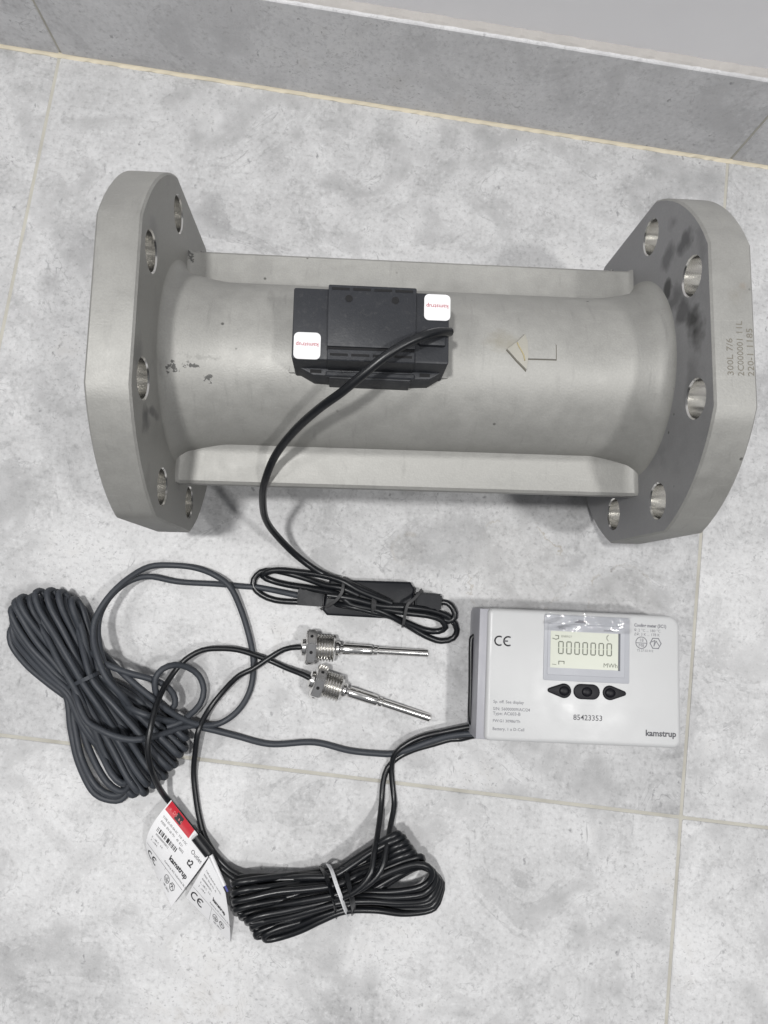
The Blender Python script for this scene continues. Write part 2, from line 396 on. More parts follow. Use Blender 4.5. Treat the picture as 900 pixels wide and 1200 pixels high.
# grout bead in the corner between floor and skirting
bm = bmesh.new(); ring_prev = None
for i in range(n + 1):
    x = -.9 + 1.8 * i / n; w = .0016 + .0014 * rr.random()
    ring = [bm.verts.new((x, WALL_Y - w, -.0004)), bm.verts.new((x, WALL_Y - .0006, .0006 + .0006 * rr.random())), bm.verts.new((x, WALL_Y + .0005, .002 + .0008 * rr.random()))]
    if ring_prev:
        for k in range(2): bm.faces.new((ring_prev[k], ring[k], ring[k + 1], ring_prev[k + 1]))
    ring_prev = ring
M['corner_grout'] = plastic('corner_grout', (.66, .60, .47), .85, 500, .15, .3)
obj('grout_bead', bm, M['corner_grout'], skirting)
PATHS = {
'signal':[(48.9,295.3,190),(42.4,291.2,198),(36.2,287.1,202),(25.9,280.4,204),(14.0,270.7,203),(2.5,259.5,198),(-7.3,251.2,190),(-18.7,244.0,178),(-33.5,233.6,156),(-45.7,220.5,134),(-51.4,207.5,119),(-54.6,196.1,92),(-53.4,185.2,62),(-43.6,174.8,36),(-30.1,164.9,22),(-14.3,156.5,17),(-1.6,152.7,18),(8.1,150.6,20),(19.3,147.3,21),(30.6,144.1,20),(44.7,139.9,18)],
'loop_outer':[(-3.6,138.6,21),(13.8,138.5,22),(38.4,135.9,21),(60.9,137.5,18),(83.4,136.9,12),(96.4,132.8,8),(102.7,124.6,5),(100.9,117.8,3),(91.3,114.0,3),(78.7,116.4,5),(63.6,122.6,9),(52.7,126.9,15),(37.1,131.8,20),(14.4,134.2,21),(6.9,139.4,21),(-19.2,142.2,12),(-36.3,142.7,7),(-49.7,144.3,4),(-57.4,146.9,5),(-54.3,150.7,7),(-45.6,153.3,9),(-30.7,153.8,12),(-14.7,153.7,16),(-0.8,152.4,20),(8.3,150.2,22),(18.6,145.8,22),(32.8,141.9,21),(46.9,138.9,20)],
'loop_inner':[(20.2,141.6,20),(6.0,145.6,20),(-5.8,146.0,16),(-22.3,149.4,10),(-37.6,151.7,8),(-50.7,152.4,6),(-59.5,150.1,4),(-64.4,143.6,3),(-63.5,137.5,3),(-56.4,132.2,3),(-45.6,129.4,3),(-22.9,130.6,3),(-4.2,132.8,8),(14.7,132.1,20),(34.4,130.0,19),(47.5,128.7,16),(63.2,124.7,10),(78.2,121.0,5),(88.1,121.6,5),(92.8,125.5,8),(88.2,130.9,11),(77.6,133.0,14),(61.6,133.0,17),(43.7,133.6,19),(29.8,135.2,19)],
'loop_tail':[(86.3,144.9,9),(91.7,144.9,10),(96.8,140.8,11),(98.9,134.2,10),(94.5,130.6,9),(84.1,133.3,10),(69.5,134.9,14),(55.4,135.1,17)],
'inline_outline':[(-4.2,151.1,14),(59.9,157.5,14),(63.9,152.5,14),(63.2,142.3,14),(55.3,133.8,14),(46.0,126.6,14),(-2.3,123.1,14),(-6.2,126.6,14)],
'inline_gland_left':[(-27.3,134.6,8),(-6.3,135.9,8)],
'inline_gland_right':[(65.5,143.6,9),(86.5,144.6,9)],
'ties3':[[(7.5,154.9,6),(7.2,152.5,18),(7.2,147.7,25),(7.2,143.0,26),(3.5,135.9,24),(-2.6,130.5,18),(-7.9,126.8,4)],[(33.2,141.8,14),(32.7,140.4,22),(32.7,136.4,25),(33.4,131.8,23),(34.1,129.1,16),(34.7,127.6,6)],[(70.5,152.8,4),(67.9,150.3,18),(63.5,144.4,22),(59.1,139.8,24),(58.2,133.0,22),(58.3,124.9,16),(58.9,121.2,6)]],
'probe_a':[(-11.5,96.9,13),(36.8,100.0,8),(81.9,103.0,3.6)],
'probe_b':[(-1.8,71.4,13),(44.5,62.3,8),(89.6,53.2,3.6)],
'lead_a':[(-15.4,96.5,13.5),(-22.0,95.6,13),(-31.9,92.4,10),(-45.2,82.1,9),(-54.0,74.4,9.5),(-63.2,68.6,9),(-74.9,53.6,5),(-83.6,38.3,6),(-87.4,24.6,12),(-88.1,7.8,8),(-87.6,-9.1,4),(-83.9,-24.8,3),(-78.8,-40.1,3),(-71.7,-54.7,4),(-61.6,-65.9,6),(-49.6,-74.4,8),(-37.6,-77.1,12),(-21.2,-76.2,16),(0.8,-72.5,18),(26.1,-70.2,20)],
'lead_b':[(-6.3,72.5,13.5),(-13.7,75.1,12),(-28.0,78.1,7),(-42.3,82.1,5),(-54.1,84.9,6),(-68.1,87.5,9),(-81.9,87.0,12),(-94.0,84.3,14),(-105.4,75.8,16),(-112.2,64.8,18),(-116.2,52.6,26),(-116.7,39.4,38),(-116.6,26.7,42),(-116.5,15.3,42),(-113.3,1.0,38),(-108.7,-15.9,24),(-103.4,-28.9,10),(-96.5,-35.3,9),(-87.3,-43.6,9),(-78.8,-51.0,10),(-71.9,-57.7,10),(-65.2,-64.7,9),(-57.7,-72.2,8),(-48.8,-77.3,10),(-36.8,-80.5,14),(-17.1,-80.5,18),(5.0,-78.5,20),(26.7,-74.1,22)],
'grey_in':[(-25.4,135.2,8),(-33.7,135.8,7),(-48.7,137.0,3),(-62.5,137.6,3),(-68.6,137.1,3),(-91.7,136.1,3),(-123.8,133.9,5),(-146.0,135.0,10),(-156.6,130.5,14),(-167.1,118.4,20),(-172.1,103.5,24),(-171.4,90.8,26),(-167.6,80.6,29),(-162.6,70.7,31),(-153.7,56.1,31),(-142.6,41.2,26),(-134.2,23.8,14)],
'grey_loop':[(-131.2,25.1,12),(-143.5,46.3,32),(-154.4,57.3,37),(-164.0,70.9,36),(-171.4,84.7,32),(-173.6,98.3,29),(-168.7,114.9,25),(-159.0,130.4,19),(-145.4,142.7,12),(-128.2,146.2,9),(-110.3,146.4,8),(-94.6,142.8,9),(-82.0,135.9,9),(-71.7,120.7,6),(-59.9,95.9,5),(-54.7,78.4,3.5),(-54.3,57.3,3),(-61.4,40.5,3),(-74.2,29.3,4),(-87.3,27.8,10),(-99.4,31.6,16),(-109.9,37.6,22),(-125.8,48.7,29),(-145.8,61.2,29),(-168.8,72.9,14)],
'grey_small':[(-179.6,74.8,14),(-160.8,67.7,31),(-143.2,62.9,30),(-125.9,59.3,24),(-116.7,55.8,20),(-109.9,49.6,17),(-107.5,41.4,16),(-111.7,34.9,18)],
'grey_curl':[(-110.1,24.9,18),(-101.0,29.5,16),(-96.2,34.5,12),(-90.3,42.5,9),(-89.0,53.7,8),(-94.3,64.5,10),(-102.7,70.2,15),(-111.1,71.8,22),(-118.6,68.2,27),(-122.3,61.5,28),(-121.5,52.1,26),(-117.1,42.4,22)],
'grey_out':[(-149.6,41.4,16),(-135.5,36.7,28),(-123.7,34.1,30),(-110.8,30.2,20),(-95.5,27.8,10),(-87.6,25.6,7),(-76.6,23.8,4),(-58.8,21.4,3),(-33.2,18.4,3),(1.5,23.8,3),(29.9,20.8,3),(50.1,21.1,3),(63.4,22.5,4),(75.9,28.7,8),(88.5,35.3,9),(102.5,41.4,10),(117.2,45.8,12),(128.1,47.8,14)],
'grey_cross':[(-185.6,51.9,18),(-175.2,38.6,31),(-164.3,24.8,33),(-152.8,20.5,35),(-140.9,17.5,36),(-128.9,16.6,35),(-118.5,18.4,30),(-109.7,21.3,22),(-100.8,24.9,15),(-91.7,26.8,9),(-81.4,26.5,4)],
'twin_a':[(127.7,53.7,16),(120.9,52.2,14),(113.4,49.6,12),(100.7,45.1,10),(85.2,39.5,9),(74.0,32.8,8),(65.7,24.4,7),(63.8,14.4,4),(66.5,-1.1,3),(69.5,-14.4,5),(67.8,-27.1,14),(65.4,-37.5,28),(63.7,-49.4,34),(59.8,-58.4,35),(48.8,-69.2,33),(33.5,-76.2,30)],
'twin_b':[(129.3,46.6,12),(122.7,44.0,9),(115.6,40.4,5),(107.7,38.9,4),(94.8,33.5,3),(79.2,27.2,3.5),(67.9,19.9,3),(60.9,11.2,3),(58.9,0.6,3),(59.5,-15.5,5),(58.4,-31.8,18),(56.5,-43.5,31),(55.6,-54.9,36),(50.1,-64.9,36),(42.4,-72.4,34),(32.0,-79.3,30)],
'grey_coil':[(-195.0,36.1,3.5),(-211.9,45.4,3.6),(-229.0,56.6,3.9),(-242.2,70.1,4),(-244.7,78.9,4.0),(-243.5,82.5,4),(-239.9,83.9,4.0),(-233.5,79.3,4),(-220.5,64.5,7.2),(-206.2,49.7,10.1),(-191.2,38.2,11.7),(-183.4,13.7,10.5),(-173.3,-11.8,8.3),(-158.1,-32.6,6),(-145.8,-36.0,5.7),(-138.4,-34.9,5),(-134.9,-28.7,4.3),(-138.3,-19.3,4),(-157.0,-0.5,10.7),(-174.0,20.1,18.0),(-186.8,40.6,21.5),(-204.2,50.6,18.8),(-222.6,62.5,13.9),(-239.1,75.4,8),(-242.1,84.0,7.7),(-241.1,87.6,7),(-237.8,88.8,6.3),(-231.3,83.7,6),(-217.4,69.1,8.3),(-204.6,52.2,9.2),(-190.2,39.1,10.0),(-181.0,16.0,10.2),(-170.7,-8.0,10.8),(-155.6,-26.5,11),(-145.3,-30.7,10.4),(-139.3,-30.2,9),(-136.4,-25.2,7.6),(-140.0,-16.6,7),(-155.7,2.0,11.8),(-172.4,21.8,18.0),(-185.5,41.6,20.7),(-202.7,53.7,19.0),(-221.3,67.3,15.1),(-237.1,81.8,12),(-241.8,90.2,11.4),(-241.4,92.9,10),(-239.1,93.8,8.6),(-232.1,88.1,8),(-218.7,71.7,8.2),(-204.5,54.4,7.3),(-189.5,39.8,7.1),(-177.5,18.7,9.1),(-163.8,-2.7,13.3),(-147.9,-19.9,17),(-138.6,-25.4,16.1),(-134.7,-25.2,14),(-133.1,-22.0,11.9),(-137.7,-13.2,11),(-153.8,4.5,13.7),(-170.6,23.5,17.1),(-184.6,42.4,18.6),(-201.8,56.5,18.5),(-220.5,71.1,19.0),(-235.8,87.2,18),(-241.3,95.9,17.1),(-241.4,98.3,15),(-239.8,99.0,12.9),(-232.2,92.8,12),(-219.4,75.3,8.2),(-204.4,56.8,5.2),(-189.2,40.3,3.5),(-174.8,22.3,7.4),(-159.1,3.9,14.5),(-143.9,-11.8,23),(-136.2,-18.0,22.1),(-133.5,-17.9,20),(-132.5,-15.6,17.9),(-136.9,-7.1,17),(-151.0,10.0,16.3),(-168.7,26.5,15.9),(-184.1,43.0,15.6),(-199.6,59.5,17.5),(-216.4,76.3,21.8),(-230.0,93.8,25),(-236.8,102.2,23.5),(-237.6,104.1,20),(-237.0,104.5,16.5),(-229.4,97.5,15),(-211.1,81.4,20.3),(-194.3,62.5,25.6),(-178.8,45.8,28.3),(-165.1,24.9,25.0),(-152.7,0.6,18.4),(-138.3,-20.4,12),(-130.1,-28.8,10.8),(-128.2,-29.2,8),(-127.6,-27.7,5.2),(-133.6,-17.8,4),(-149.0,2.9,6.8),(-167.2,23.8,10.3),(-183.7,43.6,11.9),(-198.5,59.5,12.9),(-214.0,76.8,14.7),(-228.8,92.5,17),(-234.6,101.1,15.5),(-235.2,103.0,12),(-234.5,103.4,8.5),(-227.1,96.8,7),(-210.8,79.7,13.8),(-193.1,62.6,21.3),(-178.4,46.4,24.9),(-163.0,26.9,24.3),(-146.7,6.0,22.5),(-132.0,-13.8,22),(-124.1,-22.5,19.9),(-123.8,-23.7,15),(-124.3,-23.8,10.1),(-131.8,-14.7,8),(-148.1,4.6,7.9),(-166.5,24.8,7.9),(-183.5,44.1,7.8),(-198.8,61.0,11.5),(-213.5,79.4,19.1),(-226.9,96.3,26),(-233.3,104.9,24.5),(-233.9,107.1,21),(-232.9,107.7,17.5),(-225.0,101.1,16),(-209.6,83.1,17.9),(-193.0,64.4,20.0),(-178.1,46.9,21.0),(-161.6,26.7,20.6),(-144.0,5.1,19.4),(-128.2,-15.3,19),(-119.8,-24.7,16.9),(-119.8,-25.9,12),(-120.5,-26.3,7.1),(-128.4,-16.7,5),(-146.2,3.0,5.0),(-165.4,24.3,3.8),(-183.3,44.5,3.5),(-197.3,61.7,6.8),(-211.0,80.3,13.2),(-223.4,97.3,20),(-228.8,106.2,18.2),(-229.5,108.4,14),(-228.7,108.7,9.8),(-221.4,101.9,8),(-206.7,83.8,12.3),(-191.6,64.9,15.0),(-178.0,47.4,16.7),(-160.8,29.1,18.8),(-142.0,10.4,22.5),(-125.2,-7.0,27),(-117.2,-15.6,24.6),(-117.4,-16.9,19),(-118.3,-17.5,13.4),(-126.4,-9.0,11),(-141.6,10.7,17.9),(-157.1,31.7,26.2),(-172.6,50.1,30.0),(-187.0,66.8,29.2),(-202.7,84.8,27.7),(-217.8,101.7,26),(-222.7,110.7,24.5),(-222.8,113.1,21),(-221.3,113.5,17.5),(-214.1,106.6,16),(-202.1,87.6,14.4),(-189.8,66.8,13.0),(-177.8,47.8,12.3),(-159.7,28.8,13.8),(-141.0,8.1,16.9),(-122.1,-9.2,20),(-113.7,-18.3,17.6),(-113.8,-19.6,12),(-114.6,-20.1,6.4),(-123.0,-11.0,4),(-139.7,9.3,12.0),(-156.1,31.3,21.1),(-172.6,50.5,25.4),(-186.8,65.9,23.5),(-204.2,81.4,20.3),(-218.4,97.9,16),(-222.6,106.4,14.5),(-222.5,109.3,11),(-220.5,109.7,7.5),(-213.7,103.5,6),(-200.4,86.2,7.4),(-189.2,66.1,7.5),(-177.7,48.3,7.8),(-158.5,30.8,11.7),(-137.0,13.8,20.1),(-118.4,-2.4,27),(-109.9,-10.6,24.3),(-110.3,-12.0,18),(-111.3,-12.7,11.7),(-119.9,-4.4,9),(-137.1,13.8,13.0),(-155.2,33.3,18.3),(-172.6,50.9,20.6),(-185.0,68.1,21.5),(-197.5,86.9,24.0),(-210.0,104.0,25),(-214.5,112.8,23.5),(-214.5,114.9,20),(-213.3,115.0,16.5),(-206.8,107.9,15),(-197.4,88.7,10.9),(-187.7,67.9,5.8),(-177.5,48.8,3.5),(-157.5,31.1,7.0),(-136.1,12.9,13.7),(-115.6,-2.6,21),(-106.9,-11.1,18.6),(-107.0,-12.3,13),(-107.9,-12.7,7.4),(-116.8,-4.2,5),(-135.5,13.6,8.9),(-154.2,33.6,13.7),(-172.5,51.4,15.9),(-185.1,67.8,15.7),(-199.3,85.1,15.9),(-211.6,102.1,15),(-215.0,110.9,13.5),(-214.5,113.6,10),(-212.4,113.8,6.5),(-206.0,107.3,5),(-191.3,90.2,13.6),(-178.9,70.9,23.2),(-167.8,53.8,27.7),(-149.5,37.9,27.6),(-129.6,21.3,26.9),(-111.8,5.0,27),(-103.1,-2.6,24.3),(-103.3,-3.8,18),(-104.3,-4.3,11.7),(-113.7,3.0,9),(-132.9,18.7,9.7),(-153.1,36.0,10.9),(-172.4,51.8,11.3),(-182.5,69.5,13.7),(-193.6,87.7,17.7),(-202.6,104.7,23),(-206.7,112.9,21.5),(-206.8,114.6,18),(-205.9,114.6,14.5),(-199.8,107.8,13),(-187.4,91.2,17.0),(-177.5,71.8,20.5),(-167.9,54.1,22.4),(-149.0,38.3,21.9),(-129.2,20.8,21.1),(-110.1,5.5,20),(-101.0,-2.1,17.6),(-101.1,-3.0,12),(-101.9,-3.4,6.4),(-111.5,4.0,4),(-131.4,19.5,5.9),(-152.2,36.7,6.5),(-172.1,52.4,7.1),(-181.0,69.0,9.1),(-191.2,86.1,13.8),(-199.9,102.3,17),(-203.7,109.8,15.5),(-203.5,111.7,12),(-202.1,111.7,8.5),(-196.2,105.6,7),(-185.2,89.5,11.5),(-175.9,71.4,15.2),(-168.0,54.5,17.3),(-147.1,41.3,18.8),(-125.1,27.4,22.7),(-106.0,13.8,25),(-97.5,6.8,22.3),(-97.7,5.8,16),(-98.8,5.4,9.7),(-107.8,12.4,7),(-127.2,26.7,6.2),(-150.1,40.1,4.2),(-171.6,53.0,3.5),(-178.8,69.5,7.0),(-186.7,86.4,14.3),(-193.5,102.0,21),(-197.0,109.3,19.5),(-197.1,110.6,16),(-196.5,110.5,12.5),(-191.2,104.3,11),(-182.7,88.6,11.9),(-174.7,71.4,12.2),(-167.9,55.0,12.5),(-145.7,43.7,13.6),(-123.7,29.7,16.4),(-104.2,16.8,18),(-95.6,10.0,15.9),(-95.6,9.4,11),(-96.4,9.4,6.1),(-105.1,16.9,4),(-122.6,32.5,10.4),(-143.7,45.6,16.7),(-164.7,56.7,19.8),(-172.3,70.2,17.9),(-183.1,83.7,13.7),(-193.3,96.6,10),(-196.2,103.0,9.1),(-195.5,104.7,7),(-193.9,104.7,4.9),(-188.5,99.6,4),(-180.6,85.6,5.9),(-173.1,70.3,7.4),(-167.6,55.5,8.3),(-144.4,47.2,9.8),(-122.4,35.1,13.5),(-104.1,23.4,16),(-96.3,17.5,14.2),(-95.8,17.5,10),(-96.5,18.1,5.8),(-104.2,25.3,4),(-121.6,38.6,5.8),(-144.4,48.2,7.4)],
'grey_tie':[(-196.8,38.4,3),(-191.8,42.0,14),(-183.0,47.8,26),(-173.8,53.5,33),(-167.4,57.6,32),(-165.0,59.9,24),(-167.2,59.6,8)],
'grey_tie_tail':[(-183.6,46.3,27),(-176.0,51.7,33),(-168.3,55.5,35.5),(-164.1,59.0,35)],
'black_coil':[(28.9,-69.0,3.0),(8.1,-71.9,7.8),(-13.5,-72.8,17.9),(-32.8,-74.0,27),(-42.2,-77.6,24.9),(-42.8,-80.6,20),(-42.6,-83.5,15.1),(-32.9,-82.9,13),(-13.0,-76.2,14.4),(8.8,-70.8,15.5),(29.0,-65.3,16.1),(41.3,-55.2,18.3),(54.2,-43.6,22.2),(66.2,-32.7,27),(73.0,-29.8,24.9),(74.5,-31.8,20),(75.4,-34.5,15.1),(70.0,-40.2,13),(57.2,-50.0,11.6),(42.9,-60.2,8.9),(29.8,-69.6,7.9),(9.5,-71.8,9.7),(-11.9,-74.0,12.6),(-31.6,-74.8,17),(-41.1,-77.6,15.5),(-41.6,-80.0,12),(-41.3,-82.3,8.5),(-31.7,-82.3,7),(-11.4,-75.7,13.4),(10.1,-69.4,20.8),(29.8,-64.7,24.3),(42.7,-55.2,24.8),(55.9,-43.8,26.2),(69.4,-34.9,27),(76.5,-31.9,24.6),(78.2,-34.2,19),(79.1,-37.1,13.4),(73.6,-43.2,11),(59.3,-51.4,12.6),(44.4,-60.9,13.7),(30.7,-69.6,14.3),(10.0,-73.6,17.3),(-11.7,-77.0,23.0),(-31.6,-79.0,29),(-41.0,-83.2,26.9),(-41.6,-86.3,22),(-41.3,-89.1,17.1),(-31.5,-88.5,15),(-11.2,-85.4,10.0),(10.7,-80.1,5.4),(31.7,-75.2,3.0),(45.4,-63.9,8.0),(59.2,-50.1,17.7),(72.2,-37.9,28),(79.4,-34.9,25.6),(81.1,-37.3,20),(82.0,-40.2,14.4),(76.1,-45.9,12),(61.7,-54.0,16.4),(45.7,-61.4,19.7),(31.6,-69.3,21.6),(10.7,-74.5,21.3),(-11.9,-79.0,21.3),(-32.4,-85.3,20),(-42.0,-89.5,18.2),(-42.6,-92.6,14),(-41.9,-95.5,9.8),(-32.0,-94.5,8),(-11.0,-88.6,8.2),(11.5,-81.4,9.1),(32.6,-75.2,9.4),(46.8,-64.8,12.9),(61.7,-52.9,19.8),(74.9,-41.1,27),(82.5,-38.5,24.6),(84.2,-41.0,19),(85.2,-43.9,13.4),(78.9,-49.6,11),(63.1,-55.2,18.8),(46.9,-61.9,25.5),(32.4,-68.8,29.1),(12.0,-74.0,29.3),(-10.1,-78.3,29.6),(-29.8,-84.6,30),(-39.4,-88.4,28.2),(-39.9,-91.2,24),(-39.5,-93.8,19.8),(-29.8,-92.4,18),(-9.1,-88.2,16.6),(12.7,-80.8,16.6),(33.5,-74.9,16.3),(48.1,-65.4,18.6),(63.1,-53.8,23.4),(77.6,-44.1,28),(85.4,-41.5,25.6),(87.1,-44.0,20),(88.0,-47.0,14.4),(81.6,-52.7,12),(66.0,-61.6,7.8),(50.0,-72.3,4.8),(34.6,-81.3,3.0),(12.6,-85.7,6.4),(-10.5,-89.0,12.4),(-31.3,-91.3,20),(-41.1,-95.7,18.2),(-41.6,-98.6,14),(-41.2,-101.2,9.8),(-31.0,-99.7,8),(-9.6,-90.9,13.4),(13.3,-81.9,20.2),(34.3,-74.6,23.2),(50.3,-65.9,23.0),(67.2,-56.0,22.4),(83.8,-47.7,22),(92.4,-45.7,20.2),(94.6,-48.3,16),(95.3,-51.6,11.8),(88.5,-57.3,10),(71.5,-65.7,10.6),(52.6,-73.3,9.8),(35.4,-81.1,9.7),(14.0,-85.4,13.0),(-8.7,-88.0,19.0),(-28.8,-91.0,26),(-38.2,-95.5,24.2),(-38.7,-98.7,20),(-38.1,-101.6,15.8),(-28.2,-100.4,14),(-7.5,-90.9,20.3),(14.7,-82.0,26.7),(35.1,-74.4,29.8),(52.4,-66.2,28.9),(70.7,-56.3,26.4),(89.1,-49.6,25),(97.7,-50.7,24.1),(101.9,-55.1,22),(101.8,-60.9,19.9),(96.0,-67.1,19),(77.1,-73.2,17.9),(55.7,-76.5,16.8),(36.2,-80.9,16.3),(16.2,-86.8,16.2),(-5.3,-92.5,16.5),(-25.0,-98.9,16),(-34.2,-103.1,14.5),(-34.6,-105.7,11),(-34.1,-108.1,7.5),(-24.3,-106.7,6),(-4.1,-101.7,4.1),(17.1,-93.8,3.6),(37.4,-87.5,3.0),(55.6,-76.6,6.4),(73.6,-61.4,13.6),(91.8,-51.9,20),(100.5,-53.7,19.4),(105.4,-58.6,18),(105.1,-65.4,16.6),(99.7,-72.2,16),(79.6,-76.3,19.1),(57.1,-77.8,20.9),(37.1,-81.0,22.1),(18.3,-86.6,22.9),(-1.7,-92.3,24.6),(-20.2,-97.2,26),(-28.6,-101.9,24.2),(-29.0,-104.8,20),(-28.5,-107.4,15.8),(-19.4,-106.1,14),(-0.5,-101.2,12.0),(19.2,-93.7,10.2),(38.3,-87.4,9.2),(56.5,-76.9,10.6),(75.1,-63.1,12.8),(93.7,-53.5,16),(102.6,-56.5,15.4),(108.3,-62.3,14),(107.9,-70.2,12.6),(103.1,-77.9,12),(81.9,-80.3,18.3),(58.5,-79.4,23.9),(37.9,-81.4,26.8),(20.2,-88.8,24.3),(1.3,-97.8,19.8),(-17.0,-106.0,14),(-25.1,-110.7,12.8),(-25.3,-113.0,10),(-24.6,-115.0,7.2),(-15.7,-113.4,6),(2.2,-104.6,9.8),(21.2,-95.5,12.7),(39.1,-87.7,14.3),(57.2,-77.3,13.9),(76.0,-64.2,13.6),(95.1,-55.1,12),(104.0,-58.5,11.7),(110.3,-64.5,11),(109.8,-72.9,10.3),(105.4,-80.7,10),(84.8,-86.2,7.1),(61.6,-89.7,4.4),(40.3,-93.6,3.0),(22.2,-100.4,4.0),(2.9,-106.5,6.4),(-14.5,-113.1,8),(-22.2,-117.8,7.4),(-22.2,-119.9,6),(-21.1,-121.5,4.6),(-12.6,-119.0,4),(5.2,-109.9,8.8),(23.0,-97.8,15.0),(40.0,-88.8,17.7),(58.0,-78.3,15.8),(76.6,-64.9,11.4),(96.5,-57.0,8),(105.5,-60.6,7.7),(112.5,-67.0,7),(112.1,-76.3,6.3),(108.3,-84.9,6),(86.9,-89.3,6.0),(62.8,-91.0,7.1),(41.2,-94.2,7.4),(24.7,-100.5,8.1),(7.0,-106.3,9.9),(-9.0,-112.4,11),(-15.5,-117.2,10.4),(-15.5,-119.6,9),(-14.0,-121.5,7.6),(-6.2,-119.8,7),(9.9,-111.0,11.4),(25.8,-99.7,15.7),(41.1,-91.0,17.9),(62.9,-89.1,15.1),(88.4,-91.4,8.9),(110.0,-87.1,4),(113.4,-78.4,4.0),(113.7,-68.7,4),(106.1,-62.0,4.0),(97.1,-58.0,4),(77.4,-66.7,9.9),(58.8,-80.0,15.1)],
'black_tie':[(24.3,-65.0,3),(25.1,-61.1,16),(27.5,-60.7,27),(31.5,-66.1,35),(35.7,-73.5,36),(40.3,-84.9,27),(43.5,-94.3,14),(45.0,-100.1,3)],
'black_tie_dark':[(36.0,-63.1,3),(36.2,-59.6,16),(38.3,-61.0,28),(41.8,-68.6,35),(45.0,-77.7,32),(47.5,-90.4,18),(48.7,-98.5,3)],
'black_tie_dark2':[(20.0,-67.4,3),(20.8,-65.1,14),(23.6,-64.5,26),(27.6,-69.7,33),(31.3,-77.9,32),(34.8,-91.7,18),(36.7,-101.6,3)],
'bail':[(119.2,122.8,20),(115.2,122.3,20),(112.6,120.6,20),(112.5,116.0,20),(115.6,86.0,20),(118.0,61.6,20),(119.3,56.0,20),(122.2,54.4,20),(126.8,55.0,20)],
'tag_red':[(-101.6,-31.9,14),(-65.5,-65.8,13),(-87.4,-104.9,9),(-112.3,-74.0,2.5)],
'tag_plain':[(-64.5,-65.5,15),(-48.5,-87.8,17),(-40.9,-128.8,1.5),(-78.8,-99.8,3)]}

# ---------------------------------------------------------------- flow meter
CZ, HALF, TH = .108, .1537, .024
meter = thing('flow_meter', 'grey cast steel flow meter with two bolted flanges lying on the tiles', 'flow meter', (.0346, .2948, 0), .108)
SMK = (.07, .07, .075)
M['steel_body'] = steel_mat('cast_steel_body', [
    ((-.146, -.020, CZ + .057), (.0026, .0024, .01), .8, .4, (.03, .03, .03)), ((-.137, -.017, CZ + .055), (.0036, .0013, .01), .8, .4, (.03, .03, .03)),
    ((-.127, -.023, CZ + .052), (.0018, .0018, .01), .8, .3, (.05, .05, .05)), ((-.13, -.012, CZ + .055), (.010, .0012, .02), .3, .5, (.16, .16, .15)),
    ((.055, .004, CZ + .056), (.012, .009, .02), .35, .8, (.24, .21, .13)),
    ((-.152, .075, CZ + .006), (.002, .003, .006), .8, .4, (.05, .05, .05))])
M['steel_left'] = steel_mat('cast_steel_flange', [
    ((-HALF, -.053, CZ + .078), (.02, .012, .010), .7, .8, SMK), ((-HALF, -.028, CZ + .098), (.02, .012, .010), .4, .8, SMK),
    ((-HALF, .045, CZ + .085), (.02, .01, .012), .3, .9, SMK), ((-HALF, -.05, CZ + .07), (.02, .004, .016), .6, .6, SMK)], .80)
M['steel_left_rim'] = steel_mat('cast_steel_rim_plain', [], .88)
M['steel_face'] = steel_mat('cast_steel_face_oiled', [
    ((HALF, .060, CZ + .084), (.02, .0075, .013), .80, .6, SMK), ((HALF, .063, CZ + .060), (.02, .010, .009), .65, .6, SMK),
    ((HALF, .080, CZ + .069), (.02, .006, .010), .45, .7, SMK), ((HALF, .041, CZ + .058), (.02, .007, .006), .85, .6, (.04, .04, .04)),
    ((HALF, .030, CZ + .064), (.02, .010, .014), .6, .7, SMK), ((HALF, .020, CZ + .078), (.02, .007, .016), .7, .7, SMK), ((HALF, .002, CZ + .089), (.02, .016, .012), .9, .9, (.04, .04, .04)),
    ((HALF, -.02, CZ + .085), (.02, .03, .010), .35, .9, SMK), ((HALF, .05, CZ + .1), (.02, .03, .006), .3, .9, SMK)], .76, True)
M['steel_right'] = steel_mat('cast_steel_rim', [((.168, .016, CZ + .108), (.008, .008, .01), .22, .9, (.20, .17, .12)), ((.172, .022, CZ + .108), (.003, .003, .01), .25, .9, (.28, .19, .11))], .88)
def clip_outline(n=10):
    pts = []
    F1, F2, R_ = .1085, .108, .1175
    a1 = math.acos(F1 / R_); a2 = math.acos(F2 / R_)
    for q in range(4):
        lo = a1 if q % 2 == 0 else a2; hi = math.pi / 2 - (a2 if q % 2 == 0 else a1)
        for k in range(n + 1):
            a = q * math.pi / 2 + lo + (hi - lo) * k / n
            pts.append((R_ * math.cos(a), R_ * math.sin(a)))
    return pts
